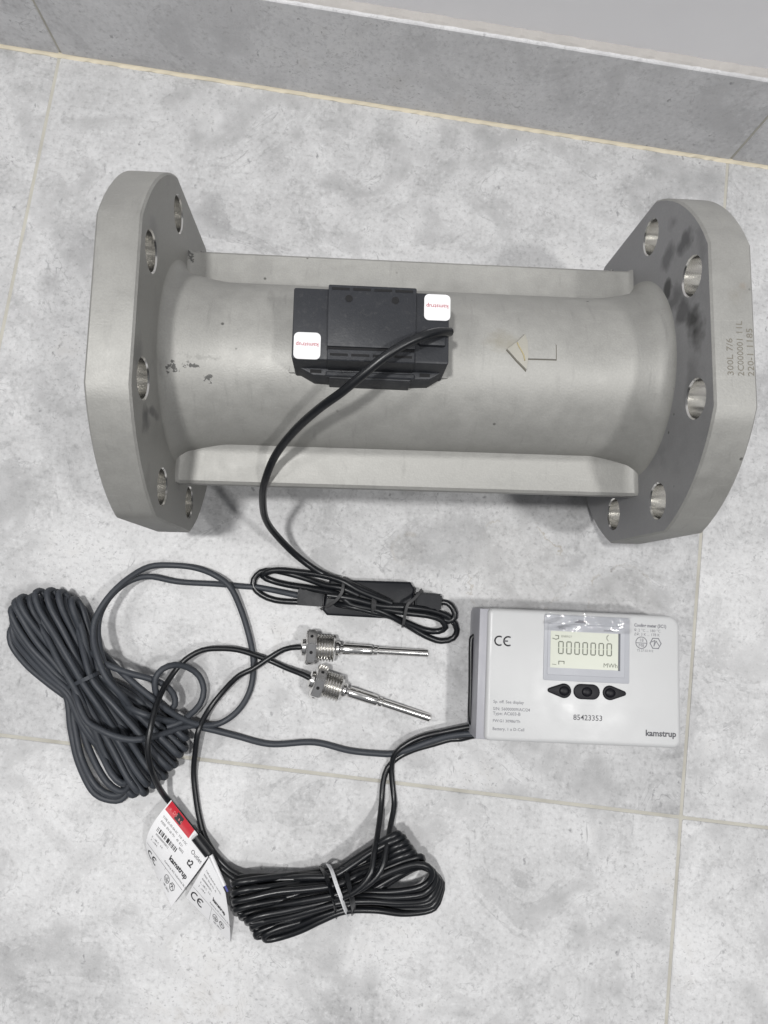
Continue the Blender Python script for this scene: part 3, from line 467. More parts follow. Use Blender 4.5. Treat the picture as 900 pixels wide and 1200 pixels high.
def flange(side, material, face):
    bm = bmesh.new(); x0 = side * HALF; x1 = side * (HALF + TH); c_ = side * .0012
    out = clip_outline()
    def loop(x, pts): return [bm.verts.new((x, y, CZ + z)) for y, z in pts]
    def walls(loops, mi):
        for a, b in zip(loops, loops[1:]):
            n_ = len(a)
            for k in range(n_): f = bm.faces.new((a[k], a[(k + 1) % n_], b[(k + 1) % n_], b[k])); f.material_index = mi
    def edges(lp): return [bm.edges.get((lp[k], lp[(k + 1) % len(lp)])) for k in range(len(lp))]
    ins = [(y * (1 - .0012 / .112), z * (1 - .0012 / .112)) for y, z in out]
    L = [loop(x0, ins), loop(x0 + c_, out), loop(x1 - c_, out), loop(x1, ins)]; walls(L, 0)
    first, last = edges(L[0]), edges(L[-1])
    for k in range(8):
        a0 = math.radians(22.5 + 45 * k) + .004; hy, hz = .0951 * math.cos(a0), .0951 * math.sin(a0)
        def ring(r): return [(hy + r * math.cos(2 * math.pi * j / 28), hz + r * math.sin(2 * math.pi * j / 28)) for j in range(28)]
        H = [loop(x0, ring(.0118)), loop(x0 + c_ * .7, ring(.0110)), loop(x1 - c_ * .7, ring(.0110)), loop(x1, ring(.0118))]; walls(H, 1)
        first += edges(H[0]); last += edges(H[-1])
    B = [loop(x0, [(.05 * math.cos(2 * math.pi * j / 40), .05 * math.sin(2 * math.pi * j / 40)) for j in range(40)]),
         loop(x1, [(.05 * math.cos(2 * math.pi * j / 40), .05 * math.sin(2 * math.pi * j / 40)) for j in range(40)])]; walls(B, 1)
    first += edges(B[0]); last += edges(B[1])
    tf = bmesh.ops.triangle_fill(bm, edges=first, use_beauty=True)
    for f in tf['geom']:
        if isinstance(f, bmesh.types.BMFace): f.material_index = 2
    bmesh.ops.triangle_fill(bm, edges=last, use_beauty=True)
    bmesh.ops.recalc_face_normals(bm, faces=bm.faces)
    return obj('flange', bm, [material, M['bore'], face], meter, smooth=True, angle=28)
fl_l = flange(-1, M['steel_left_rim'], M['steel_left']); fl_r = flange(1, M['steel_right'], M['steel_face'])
fl_l['label'] = 'flange at the end away from the arrow shaft'; fl_r['label'] = 'flange with etched characters on its rim and dark smudges'
# pipe body with flared hubs
prof = []
def body_r(x):
    d = HALF - abs(x); r = .0550
    r += .0065 * max(0, 1 - d / .034) ** 1.5
    if d < .008: r += .006 * (1 - math.sqrt(max(0, 1 - ((.008 - d) / .008) ** 2)))
    return r
N = 90
for i in range(N + 1):
    u = i / N; x = -HALF * math.cos(math.pi * u) * 1.0
    prof.append((x, body_r(x)))
bm = bmesh.new(); rings, _ = lathe(bm, prof, 96)
inn, _ = lathe(bm, [(-HALF, .0499), (HALF, .0499)], 48)
for v in bm.verts: v.co.z += CZ
bmesh.ops.recalc_face_normals(bm, faces=bm.faces)
body = obj('pipe_body', bm, M['steel_body'], meter, smooth=True, angle=60)
# stiffening fins along both sides
for s in (-1, 1):
    bm = bmesh.new()
    zt = [(-HALF, .0080), (-HALF + .0012, .0064), (-HALF + .0030, .0053), (-HALF + .010, .005), (HALF - .010, .005), (HALF - .0030, .0053), (HALF - .0012, .0064), (HALF, .0080)]
    up = []
    for x, z in zt:
        inner = .050; e_ = .0018
        up.append([bm.verts.new((x, s * yy, CZ + zz)) for yy, zz in ((inner, z + .006), (.0565, z + .0012), (.0605, z), (.0802 - e_, z), (.0802, z - e_), (.0802, -z + e_), (.0802 - e_, -z), (inner, -z))])
    for a, b in zip(up, up[1:]):
        for k in range(7): bm.faces.new((a[k], a[k + 1], b[k + 1], b[k]))
    bmesh.ops.recalc_face_normals(bm, faces=bm.faces)
    f = obj('fin', bm, M['steel_body'], meter, smooth=True, angle=40)
    f['label'] = 'stiffening fin facing the wall' if s > 0 else 'stiffening fin facing the cables'
# raised flow arrow
def on_pipe(x, y, lift): return Vector((x, y, CZ + math.sqrt(.055 ** 2 - y * y) + lift))
ar = [(53.4, -.2), (59.8, 5), (64.6, 10.1), (66.1, 4.9), (82.6, 5.2), (83.6, 4.2), (83.6, -5), (66.4, -5.2), (65.5, -12.1), (59.2, -6.4)]
def arrow_mesh(pts, lift):
    bm = bmesh.new(); pts = [(x / 1000, y / 1000) for x, y in pts]; dense = []
    for i, a in enumerate(pts):
        b = pts[(i + 1) % len(pts)]
        for k in range(4): dense.append((a[0] + (b[0] - a[0]) * k / 4, a[1] + (b[1] - a[1]) * k / 4))
    top = [bm.verts.new((x, y, 0)) for x, y in dense]
    f = bm.faces.new(top); r_ = bmesh.ops.triangulate(bm, faces=[f])
    bmesh.ops.subdivide_edges(bm, edges=[e_ for e_ in bm.edges if not e_.is_boundary], cuts=1)
    ext = [e_ for e_ in bm.edges if e_.is_boundary]
    g = bmesh.ops.extrude_edge_only(bm, edges=ext); low = set(v for v in g['geom'] if isinstance(v, bmesh.types.BMVert))
    cx = sum(p_[0] for p_ in pts) / len(pts); cy = sum(p_[1] for p_ in pts) / len(pts)
    for v in bm.verts:
        if v in low: v.co = on_pipe(v.co.x + (v.co.x - cx) * .04, v.co.y + (v.co.y - cy) * .06, -.0006)
        else: v.co = on_pipe(v.co.x, v.co.y, lift)
    bmesh.ops.recalc_face_normals(bm, faces=bm.faces)
    return bm
head = [(53.4, -.2), (59.8, 5), (64.6, 10.1), (66.0, 5.2), (66.2, 0), (66.3, -5.4), (65.5, -12.1), (59.2, -6.4)]
tail = [(66.0, 4.9), (82.6, 5.2), (83.6, 4.2), (83.6, -5), (66.4, -5.2)]
M['arrow'] = plastic('aged_lacquer', (.37, .358, .315), .4, 500, .18, .15)
fa = obj('flow_arrow', arrow_mesh(tail, .0009), M['steel_body'], meter)
obj('arrow_head', arrow_mesh(head, .0016), M['arrow'], fa)
ac = (sum(p_[0] for p_ in ar) / len(ar), sum(p_[1] for p_ in ar) / len(ar))
M['edge_shade'] = mat('painted_edge_shade', (.12, .112, .09), .7)  # shade along the raised arrow's edges, painted in as a dark outline
obj('edge_shade_line', arrow_mesh([(ac[0] + (x - ac[0]) * 1.03 + .1, ac[1] + (y - ac[1]) * 1.05 - .25) for x, y in ar], .00025), M['edge_shade'], fa)
bm = bmesh.new(); tube(bm, [tuple(on_pipe(x / 1000, y / 1000, .0017) * 1000) for x, y in ((59.5, 4.2), (60.6, 1.5), (62.4, -1.5), (63.6, -4.2), (64.2, -7))], .0004, 6, .002); obj('adhesive_thread', bm, mat('yellowed_glue', (.42, .36, .20), .5), fa, smooth=True)
# etched characters on the rim of the flange
bm = bmesh.new()
for x, s_, L_ in ((.1632, '300L 7/6', .021), (.1690, '2C000001 11L', .031), (.1746, '220-1 1185', .027)):
    me = text_mesh(s_, .0050); w = max(v.co.x for v in me.vertices); bpy.data.meshes.remove(me)
    text_bm(bm, s_, .0050, (x, -.0295, CZ + .10815), rot=math.pi / 2, sx=L_ / w)
obj('etched_text', bm, M['etch'], fl_r)
# flat machined pad under the transducer housing
bm = bmesh.new(); box(bm, -.0790, .0180, -.0190, .0190, CZ + .030, CZ + .0529, .0012, 2)
obj('mounting_pad', bm, M['steel_body'], meter, smooth=True, angle=30)
# black transducer housing
ZT = CZ + .083
bm = bmesh.new()
prism(bm, rounded(-.0748, .0138, -.0202, .0215, .0012, 2), CZ + .047, ZT - .0008, .0008, 2)
hs = obj('transducer_housing', bm, M['black_plastic'], meter, smooth=True, angle=30)
bm = bmesh.new()
prism(bm, rounded(-.0552, -.0052, -.0130, .0232, .0008, 2), CZ + .05, ZT + .0015, .0006, 2)
box(bm, -.0550, -.0054, -.0210, -.0144, CZ + .05, ZT + .0012, .0005)
obj('centre_cover', bm, M['black_plastic'], hs, smooth=True, angle=30)
bm = bmesh.new()
prism(bm, [(-.0722, -.0198), (-.0632, -.0242), (-.0545, -.0245), (-.0540, -.0258), (-.0065, -.0260), (-.0060, -.0248), (.0050, -.0243), (.0120, -.0200)], CZ + .047, CZ + .0665, .0008, 2)
box(bm, -.0560, -.0040, -.0252, -.0222, CZ + .0655, CZ + .0685, .0006)
obj('clamp_bar', bm, M['black_plastic'], hs, smooth=True, angle=30)
for (xa, xb) in ((-.0650, -.0585), (-.0010, .0050)):
    bm = bmesh.new(); box(bm, xa, xb, -.0230, -.0210, CZ + .0655, CZ + .06685); obj('clamp_slot', bm, M['slot'], hs)
for yy, zz in ((.0208, ZT + .0017), (-.0177, ZT + .0014)):
    for k in range(4):
        x = -.0533 + k * .0120
        bm = bmesh.new(); prism(bm, [(x, yy - .0007), (x + .0100, yy - .0007), (x + .0100, yy + .0007), (x, yy + .0007)], zz - .0012, zz); obj('slot', bm, M['slot'], hs)
bm = bmesh.new(); box(bm, -.0552, -.0058, -.0146, -.0128, ZT - .001, ZT + .0002); obj('gap', bm, M['slot'], hs)
for x in (-.0435, -.0172):
    bm = bmesh.new(); r_, _f = lathe(bm, [(-.001, .0021), (.0003, .0021)], 20); cap(bm, r_[-1])
    for v in bm.verts: v.co = Vector((x + v.co.y, .0152 + v.co.z, ZT + .0014 + v.co.x))
    bmesh.ops.recalc_face_normals(bm, faces=bm.faces); obj('screw_hole', bm, M['slot'], hs)
# cable gland socket on the housing and two stickers with the maker's name upside down
bm = bmesh.new(); box(bm, -.0035, .0118, -.0105, -.0040, ZT - .0030, ZT + .0022, .0012, 2); obj('cable_socket', bm, M['black_plastic'], hs, smooth=True, angle=35)
for x0, y0 in ((-.0737, -.0205), (-.0006, .0052)):
    bm = bmesh.new(); prism(bm, rounded(x0, x0 + .0150, y0, y0 + .0155, .0028, 5), ZT - .0008, ZT - .0002)
    st = obj('sticker', bm, M['sticker'], hs)
    bm = bmesh.new(); text_bm(bm, 'kamstrup', .0034, (x0 + .0075, y0 + .0084, ZT - .0001), 'CENTER', rot=math.pi, bold=.00001)
    obj('sticker_text', bm, M['red_ink'], hs)

# ---------------------------------------------------------------- signal cable with the inline amplifier box
RB = .0025
def cable_obj(name, key, r, material, parent, off=(0, 0, 0), sides=10, step=.004):
    bm = bmesh.new(); tube(bm, PATHS[key], r, sides, step, off=off)
    return obj(name, bm, material, parent, smooth=True, angle=60)
sig = thing('signal_cable', 'black cable from the sensor housing, looped and tied round a flat inline box', 'cable', (.02, .14, 0))
so = (.02, .14, 0)
cable_obj('cable_run', 'signal', .0026, M['cable_black'], sig, so)
for k in ('loop_outer', 'loop_inner', 'loop_tail'): cable_obj('cable_loop', k, .0025, M['cable_black'], sig, so)
bm = bmesh.new(); pl = [(p_[0] / 1000 - so[0], p_[1] / 1000 - so[1]) for p_ in PATHS['inline_outline']]
prism(bm, list(reversed(pl)), .001, .0145, .0018, 3); obj('inline_box', bm, M['black_box'], sig, smooth=True, angle=35)
for k, w, hgt in (('inline_gland_left', .0068, .0052), ('inline_gland_right', .0066, .0064)):
    bm = bmesh.new(); tube(bm, PATHS[k], .006, 4, .02, flat=(w, hgt), off=so)
    bmesh.ops.bevel(bm, geom=list(bm.edges), offset=.0012, segments=2, affect='EDGES'); obj('cable_gland', bm, M['black_box'], sig, smooth=True, angle=35)
for i, pts in enumerate(PATHS['ties3']):
    bm = bmesh.new(); tube(bm, pts, .001, 4, .002, flat=(.0021 if i == 1 else .0011, .0004), off=so); obj('tie', bm, M['tie_grey'], sig)

# ---------------------------------------------------------------- dark grey coiled cable
grey = thing('grey_cable_coil', 'thick bundle of coiled dark grey cable tied at its waist', 'cable coil', (-.19, .12, 0)); go = (-.19, .12, 0)
cable_obj('coil', 'grey_coil', RB, M['cable_grey'], grey, go, 10, .004)
for k in ('grey_in', 'grey_loop', 'grey_small', 'grey_curl', 'grey_out', 'grey_cross'): cable_obj('cable_lead', k, .0024, M['cable_grey'], grey, go)
bm = bmesh.new(); tube(bm, PATHS['grey_tie'], .001, 4, .002, flat=(.0014, .0005), off=go); obj('tie', bm, M['cable_grey'], grey)

# ---------------------------------------------------------------- black coiled cable with white tie
blk = thing('black_cable_coil', 'hank of glossy black cable held by a thin white tie', 'cable coil', (.0, -.08, 0)); bo = (0, -.08, 0)
cable_obj('coil', 'black_coil', .0024, M['cable_black'], blk, bo, 10, .004)
for k in ('twin_a', 'twin_b'): cable_obj('cable_lead', k, .0022, M['cable_black'], blk, bo)
bm = bmesh.new(); tube(bm, PATHS['black_tie'], .001, 4, .002, flat=(.0013, .0005), off=bo); obj('white_tie', bm, M['tie_white'], blk)
for k in ('black_tie_dark', 'black_tie_dark2'):
    bm = bmesh.new(); tube(bm, PATHS[k], .001, 4, .002, flat=(.0018, .0005), off=bo); obj('dark_tie', bm, M['cable_black'], blk)

# ---------------------------------------------------------------- temperature probes
def probe(key, lead, label):
    p0, p1, p2 = [Vector(p_) / 1000 for p_ in PATHS[key]]
    t = thing('temperature_probe', label, 'temperature probe', (p0.x, p0.y, 0), group='screw in temperature probes')
    d = (p2 - p0); L = d.length
    rot = d.to_track_quat('X', 'Z').to_matrix().to_4x4(); Mx = Matrix.Translation((0, 0, p0.z)) @ rot
    def part(name, bm, m_, ang=30):
        bmesh.ops.transform(bm, matrix=Mx, verts=bm.verts); bmesh.ops.recalc_face_normals(bm, faces=bm.faces)
        return obj(name, bm, m_, t, smooth=True, angle=ang)
    # hexagon head: six flats, chamfered, with a sealing hole in each flat
    bm = bmesh.new(); R6 = .0145; rg = []
    for x, r in ((-.0042, .0118), (-.0034, R6), (.0036, R6), (.0044, .0122)):
        rg.append([bm.verts.new((x, r * math.cos(math.radians(60 * k + 14)), r * math.sin(math.radians(60 * k + 14)))) for k in range(6)])
    for a, b in zip(rg, rg[1:]):
        for k in range(6): bm.faces.new((a[k], a[(k + 1) % 6], b[(k + 1) % 6], b[k]))
    bm.faces.new(rg[0]); bm.faces.new(rg[-1])
    bmesh.ops.recalc_face_normals(bm, faces=bm.faces)
    bmesh.ops.bevel(bm, geom=list(bm.edges), offset=.0007, segments=2, affect='EDGES')
    nut = part('hexagon_head', bm, M['nickel'], 25)
    bm = bmesh.new()
    for k in range(6):
        a = math.radians(60 * k + 44); r = R6 * math.cos(math.radians(30)) + .0002
        ctr = Vector((.0, r * math.cos(a), r * math.sin(a))); e1 = Vector((1, 0, 0)); e2 = Vector((0, -math.sin(a), math.cos(a)))
        bm.faces.new([bm.verts.new(ctr + (e1 * math.cos(j * .5236) + e2 * math.sin(j * .5236)) * .0013) for j in range(12)])
    hb = part('seal_hole', bm, M['slot']); 
    # cable boss behind the head
    bm = bmesh.new(); r_, _f = lathe(bm, [(-.0078, .0030), (-.0076, .0046), (-.0066, .0066), (-.0040, .0072)], 28); cap(bm, r_[0]); part('cable_boss', bm, M['nickel'])
    # thread: a real helix profile
    bm = bmesh.new(); prof_ = [(.0040, .0088)]
    x = .0054; pitch = .00225
    for k in range(6):
        prof_ += [(x, .0084), (x + pitch * .40, .0104), (x + pitch * .62, .0104)]; x += pitch
    prof_ += [(x, .0084), (x + .0004, .0076), (x + .0006, .0050)]
    seg = 40; rings_ = []
    for i, (xx, rr_) in enumerate(prof_):
        sh = 0 if i < 1 or i > len(prof_) - 3 else pitch
        rings_.append([bm.verts.new((xx + sh * (k / seg - .5) * .9, rr_ * math.cos(2 * math.pi * k / seg), rr_ * math.sin(2 * math.pi * k / seg))) for k in range(seg)])
    for a, b in zip(rings_, rings_[1:]):
        for k in range(seg): bm.faces.new((a[k], a[(k + 1) % seg], b[(k + 1) % seg], b[k]))
    part('thread', bm, M['nickel_dull'], 12); xe = x + .0006
    # stepped stem
    s0 = xe
    bm = bmesh.new(); r_, _f = lathe(bm, [(s0 - .001, .0045), (s0 + .0006, .0056), (s0 + .0022, .0058), (s0 + .0036, .0050), (s0 + .0040, .0029), (s0 + .0060, .0029)], 32); part('collar', bm, M['nickel'])
    a = s0 + .0050; b = a + .0245
    bm = bmesh.new(); lathe(bm, [(a + .0006, .0026), (a + .0008, .0040), (a + .0014, .0043), (b - .0012, .0042), (b - .0004, .0039), (b, .0028)], 32); part('stem', bm, M['nickel'])
    bm = bmesh.new(); lathe(bm, [(b - .0008, .0024), (b + .0008, .0024), (b + .0010, .0037), (b + .0034, .0037), (b + .0037, .0024), (b + .0046, .0024)], 32); part('crimp_ring', bm, M['nickel'])
    bm = bmesh.new(); r_, _f = lathe(bm, [(b + .0044, .0022), (b + .0047, .0031), (L - .0007, .0031), (L, .0024)], 32); cap(bm, r_[-1]); part('probe_tube', bm, M['nickel'])
    cable_obj('cable', lead, .0022, M['cable_black'], t, (p0.x, p0.y, 0))
    return t
probe('probe_a', 'lead_a', 'nickel temperature probe lying nearest the inline box, tip pointing straight right')
probe('probe_b', 'lead_b', 'nickel temperature probe lying lower, its tip slanting down to the right')

# ---------------------------------------------------------------- paper labels on the probe cables
def paper_label(key, label, name, bulge, decorate):
    c00, c10, c11, c01 = [Vector(p_) / 1000 for p_ in PATHS[key]]
    base = Vector(((c00.x + c11.x) / 2, (c00.y + c11.y) / 2, 0))
    t = thing(name, label, 'label', base, group='paper labels on the probe cables')
    c00, c10, c11, c01 = c00 - base, c10 - base, c11 - base, c01 - base
    def pos(s, q):
        p_ = c00 * (1 - s) * (1 - q) + c10 * s * (1 - q) + c11 * s * q + c01 * (1 - s) * q
        return p_ + bulge(s, q)
    def fn(x, y, lift=.00022):
        s, q = x / .050, y / .048; e_ = .01
        p_ = pos(s, q); n_ = (pos(s + e_, q) - p_).cross(pos(s, q + e_) - p_)
        if n_.z < 0: n_ = -n_
        return p_ + n_.normalized() * lift
    bm = bmesh.new(); K = 14; g = {}
    for sgn, lf in ((1, .0001), (-1, -.0001)):
        for i in range(K + 1):
            for j in range(K + 1): g[sgn, i, j] = bm.verts.new(fn(.05 * i / K, .048 * j / K, lf))
        for i in range(K):
            for j in range(K): bm.faces.new((g[sgn, i, j], g[sgn, i + 1, j], g[sgn, i + 1, j + 1], g[sgn, i, j + 1]))
    rim = [(i, 0) for i in range(K)] + [(K, j) for j in range(K)] + [(i, K) for i in range(K, 0, -1)] + [(0, j) for j in range(K, 0, -1)]
    for a, b in zip(rim, rim[1:] + rim[:1]): bm.faces.new((g[1, a[0], a[1]], g[1, b[0], b[1]], g[-1, b[0], b[1]], g[-1, a[0], a[1]]))
    bmesh.ops.recalc_face_normals(bm, faces=bm.faces)
    obj('paper_flag', bm, M['paper'], t, smooth=True, angle=50)
    decorate(t, fn, pos)
    return t
def sheet(bm, fn, x0, x1, y0, y1, lift, n=6):
    g = [[bm.verts.new(fn(x0 + (x1 - x0) * i / n, y0 + (y1 - y0) * j / n, lift)) for j in range(n + 1)] for i in range(n + 1)]
    for i in range(n):
        for j in range(n): bm.faces.new((g[i][j], g[i + 1][j], g[i + 1][j + 1], g[i][j + 1]))
def common_print(bm, fx, fn):
    """lower half shared by both labels: rule lines, CE mark, emblems"""
    stroke(bm, [(.001, .0325), (.049, .0325)], .00022, 0, fn=fx); stroke(bm, [(.026, .0330), (.026, .0470)], .00022, 0, fn=fx)
    emblems(bm, .0318, .0385, .0031, 0, fn=fx_flip(fx)); text_flip(bm, '180 68/21', .0024, (.0350, .0440), 'CENTER', fx)
def fx_flip(fx): return lambda x, y: fx(x, .077 - y)          # print rows run down the sheet while letters stand up
def text_flip(bm, s, size, at, align, fx, bold=0.0, sx=1.0):
    text_bm(bm, s, size, (at[0], 0, 0), align, bold=bold, sx=sx, fn=lambda x, y: fx(x, at[1] - y))
def deco_red(t, fn, pos):
    fx = lambda x, y: fn(x, y, .00025)
    bm = bmesh.new(); sheet(bm, fn, .001, .029, -.0045, .0030, .0003)
    rb = obj('red_band', bm, M['red'], t)
    bm = bmesh.new(); sheet(bm, lambda x, y, l: fn(x, y, l), .0105, .0175, -.0035, .0020, .0005, 2); obj('band_print', bm, M['ink_black'], rb)
    bm = bmesh.new(); text_flip(bm, 'x  DS  a c', .0036, (.0035, -.0006), 'LEFT', lambda x, y: fn(x, y, .0006)); obj('band_letters', bm, M['pink'], rb)
    bm = bmesh.new(); sheet(bm, fn, .0, .034, -.0045, .0008, .00015); obj('folded_top', bm, M['paper'], t)
    bm = bmesh.new(); tube(bm, [tuple((Vector(pos(s, -.03)) + Vector((.0003, .0012, .001))) * 1000) for s in (.66, .78, .9, .99)], .0040, 12, .004)
    obj('clear_sleeve', bm, M['cable_black'], t, smooth=True, angle=60)
    bm = bmesh.new(); common_print(bm, fx, fn)
    text_flip(bm, 'Outlet', .0044, (.0365, .0070), 'LEFT', fx); text_flip(bm, 't2', .0066, (.0385, .0140), 'LEFT', fx, bold=.0002)
    text_flip(bm, 'kamstrup', .0055, (.0250, .0235), 'LEFT', fx, bold=.0002)
    text_flip(bm, 'Kamstrup A/S, Industrivej 28, DK', .0022, (.0225, .0292), 'LEFT', fx)
    text_flip(bm, 'TYPE 65-00-0A-0C  310  4 DC', .0022, (.0030, .0070), 'LEFT', fx); text_flip(bm, 'Pt500  EN 60 751   40  8.21', .0022, (.0040, .0102), 'LEFT', fx)
    text_flip(bm, '9002', .0026, (.0270, .0130), 'LEFT', fx)
    x = .005; rr = random.Random(4)
    while x < .026:
        w = rr.choice((.0004, .0004, .0008, .0012, .0024)); flat_poly(bm, [(x, .0142), (x + w, .0142), (x + w, .0176), (x, .0176)], 0, fn=fx); x += w + rr.choice((.0004, .0007, .0010))
    text_flip(bm, '6500000042812', .0022, (.0060, .0195), 'LEFT', fx); text_flip(bm, '0 ...180 C   3 K', .0020, (.0040, .0235), 'LEFT', fx); text_flip(bm, '3 ...178 K', .0020, (.0040, .0262), 'LEFT', fx)
    ce_mark(bm, .0085, .0395, .0062, 0, fn=fx_flip2(fx, .0395))
    obj('label_print', bm, M['ink_black'], t)
def fx_flip2(fx, yc): return lambda x, y: fx(x, 2 * yc - y)
def deco_plain(t, fn, pos):
    fx = lambda x, y: fn(x, y, .00025)
    bm = bmesh.new(); common_print(bm, fx, fn); ce_mark(bm, .0085, .0395, .0072, 0, fn=fx_flip2(fx, .0395))
    text_flip(bm, 'kamstrup', .0050, (.0250, .0235), 'LEFT', fx, bold=.0002); text_flip(bm, 'Kamstrup A/S, Industrivej 28, DK', .0022, (.0225, .0292), 'LEFT', fx)
    for i, s_ in enumerate(('TYPE 65-00-0A-0C  310 4 DC', 'Pt500  EN 60 751  40', '6500000042811', '0 ...180 C   3 K', '3 ...178 K')):
        text_flip(bm, s_, .0026, (.0050, .0100 + i * .0042), 'LEFT', fx)
    obj('label_print', bm, M['ink_black'], t)
    bm = bmesh.new(); tube(bm, [tuple(Vector(fn(.05 * s, -.0022, -.001)) * 1000) for s in (.0, .3, .6, .9)], .0016, 8, .004); obj('fold_edge', bm, M['paper'], t, smooth=True, angle=60)
    bm = bmesh.new(); tube(bm, [tuple((Vector(pos(s, .02)) + Vector((.0022, .0, -.001))) * 1000) for s in (.40, .65, .95)], .0010, 4, .004, flat=(.0007, .0002)); obj('blue_band', bm, M['blue'], t)
paper_label('tag_red', 'white paper cable label with a red band at its fold', 'cable_label',
            lambda s, q: Vector((-.0035 * math.sin(math.pi * q) * max(0.0, 1 - s) ** 1.3 * 1.4, .0, .0045 * math.sin(math.pi * min(1, max(0, q))) * (1 - s) + .002 * math.sin(math.pi * q))), deco_red)
paper_label('tag_plain', 'plain white paper cable label hanging beside the black hank, without red band', 'cable_label',
            lambda s, q: Vector((.0015 * s * math.sin(math.pi * q), 0, .003 * math.sin(math.pi * q))), deco_plain)

# ---------------------------------------------------------------- energy calculator
calc = thing('heat_calculator', 'white wall mount energy calculator with grey display and three black keys', 'calculator', (.1931, .1020, 0), .0782)
H = .045
bm = bmesh.new(); out = rounded(-.0768, .0772, -.0478, .0478, .004, 4)
prism(bm, out, .0006, .0375, .0025, 2); cs = obj('base_case', bm, M['case_side'], calc, smooth=True, angle=35)
def cover_outline():
    pts = []
    for cx, cy, r, a0 in ((.0772 - .010, .0485 - .008, .009, 0), (-.0715 + .0038, .0485 - .0038, .0038, 90), (-.0715 + .0038, -.0485 + .0038, .0038, 180), (.0772 - .006, -.0485 + .006, .006, 270)):
        for k in range(6):
            a = math.radians(a0 + 18 * k); pts.append((cx + r * math.cos(a), cy + r * math.sin(a)))
    return pts
bm = bmesh.new(); prism(bm, cover_outline(), .012, H, .0032, 4); obj('cover', bm, M['case'], calc, smooth=True, angle=50)
bm = bmesh.new(); prism(bm, [(-.0775, -.0480), (-.0695, -.0480), (-.0695, .0480), (-.0775, .0480)], .010, H - .0030, .0012, 2); obj('side_rail', bm, M['case_side'], calc, smooth=True, angle=35)
# display window
bm = bmesh.new(); prism(bm, rounded(-.0288, .0368, -.0026, .0462, .0012, 3), H - .002, H + .0007, .0005, 2); bz = obj('display_bezel', bm, M['bezel'], calc, smooth=True, angle=35)
bm = bmesh.new(); prism(bm, rounded(-.0262, .0330, .0015, .0395, .0010, 3), H + .0006, H + .0011, .0003, 1); obj('window_frame', bm, M['bezel'], bz)
bm = bmesh.new(); prism(bm, [(-.0240, .0069), (.0277, .0069), (.0277, .0340), (-.0240, .0340)], H + .0004, H + .0013); lc = obj('lcd_panel', bm, M['lcd'], bz)
bm = bmesh.new(); prism(bm, [(.0278, .0066), (.0293, .0066), (.0293, .0343), (.0278, .0343)], H + .0004, H + .0014); obj('lcd_edge', bm, M['lcd_edge'], bz)
ZL = H + .0014
def digit(x, y, w, hh, m_):
    bm = bmesh.new(); t_ = .00085; g_ = .00022
    for (a, b) in (((x + g_, y + hh), (x + w - g_, y + hh)), ((x, y + g_), (x, y + hh / 2 - g_)), ((x, y + hh / 2 + g_), (x, y + hh - g_)), ((x + w, y + g_), (x + w, y + hh / 2 - g_)), ((x + w, y + hh / 2 + g_), (x + w, y + hh - g_)), ((x + g_, y), (x + w - g_, y))):
        d = (Vector(b) - Vector(a)).normalized(); q = Vector((-d.y, d.x)) * t_ / 2; a, b = Vector(a), Vector(b)
        flat_poly(bm, [a - q, b - q, b + q, a + q], ZL)
    return obj('display_digit', bm, m_, bz)
for k in range(7): digit(-.0178 + k * .00615, .0175, .0034, .0088, M['lcd_on'])
bm = bmesh.new()
for k in range(7): flat_poly(bm, [(-.0174 + k * .00615, .0216), (-.0148 + k * .00615, .0216), (-.0148 + k * .00615, .0222), (-.0174 + k * .00615, .0222)], ZL)
obj('ghost_segments', bm, M['lcd_ghost'], bz)
def lcd_symbol(draw):
    bm = bmesh.new(); draw(bm); return obj('lcd_symbol', bm, M['lcd_on'], bz)
lcd_symbol(lambda b: text_bm(b, 'MWh', .0046, (.0163, .0101, ZL), sx=1.05))
lcd_symbol(lambda b: stroke(b, [(-.0175, .0095), (-.0175, .0118), (-.0135, .0118), (-.0135, .0100)], .0006, ZL))
lcd_symbol(lambda b: stroke(b, [(-.0225, .0285), (-.0200, .0278), (-.0180, .0285), (-.0180, .0305), (-.0205, .0308)], .0006, ZL))
lcd_symbol(lambda b: stroke(b, [(-.0225, .0094), (-.0195, .0092)], .0004, ZL))
lcd_symbol(lambda b: text_bm(b, 'ENERGY', .0022, (-.0160, .0302, ZL)))
lcd_symbol(lambda b: stroke(b, [(.0200, .0328), (.0189, .0314), (.0189, .0298), (.0200, .0284)], .0005, ZL))
for x, s_ in ((-.0180, 'inlet'), (.0165, 'outlet')):
    bm = bmesh.new(); text_bm(bm, s_, .0030, (x, .0362, H + .00125)); obj('bezel_print', bm, M['ink_light'], bz)
bm = bmesh.new(); prism(bm, [(-.0060, .0408), (.0035, .0404), (.0030, .0424), (-.0020, .0430)], H + .0006, H + .0012); obj('optical_eye', bm, M['ink_light'], bz)
# wrinkled protective film over the display
bm = bmesh.new(); nx, ny = 110, 26; g = []; rr = random.Random(8)
def film_z(x, y):
    k = min(1, max(0, (y - .0345) / .004))
    return .0016 + k * (.0012 + .0008 * math.sin(x * 260 + 1.6 * math.sin(y * 260 + x * 40)) + .0006 * math.sin(x * 110 - y * 420 + 1) + .00012 * math.sin(x * 620 + y * 500))
for i in range(nx + 1):
    g.append([])
    for j in range(ny + 1):
        x = -.0290 + .0662 * i / nx; y = .0345 + .0128 * j / ny
        g[-1].append(bm.verts.new((x, y, H + film_z(x, y))))
for i in range(nx):
    for j in range(ny): bm.faces.new((g[i][j], g[i + 1][j], g[i + 1][j + 1], g[i][j + 1]))
obj('protective_film', bm, M['film'], bz, smooth=True)
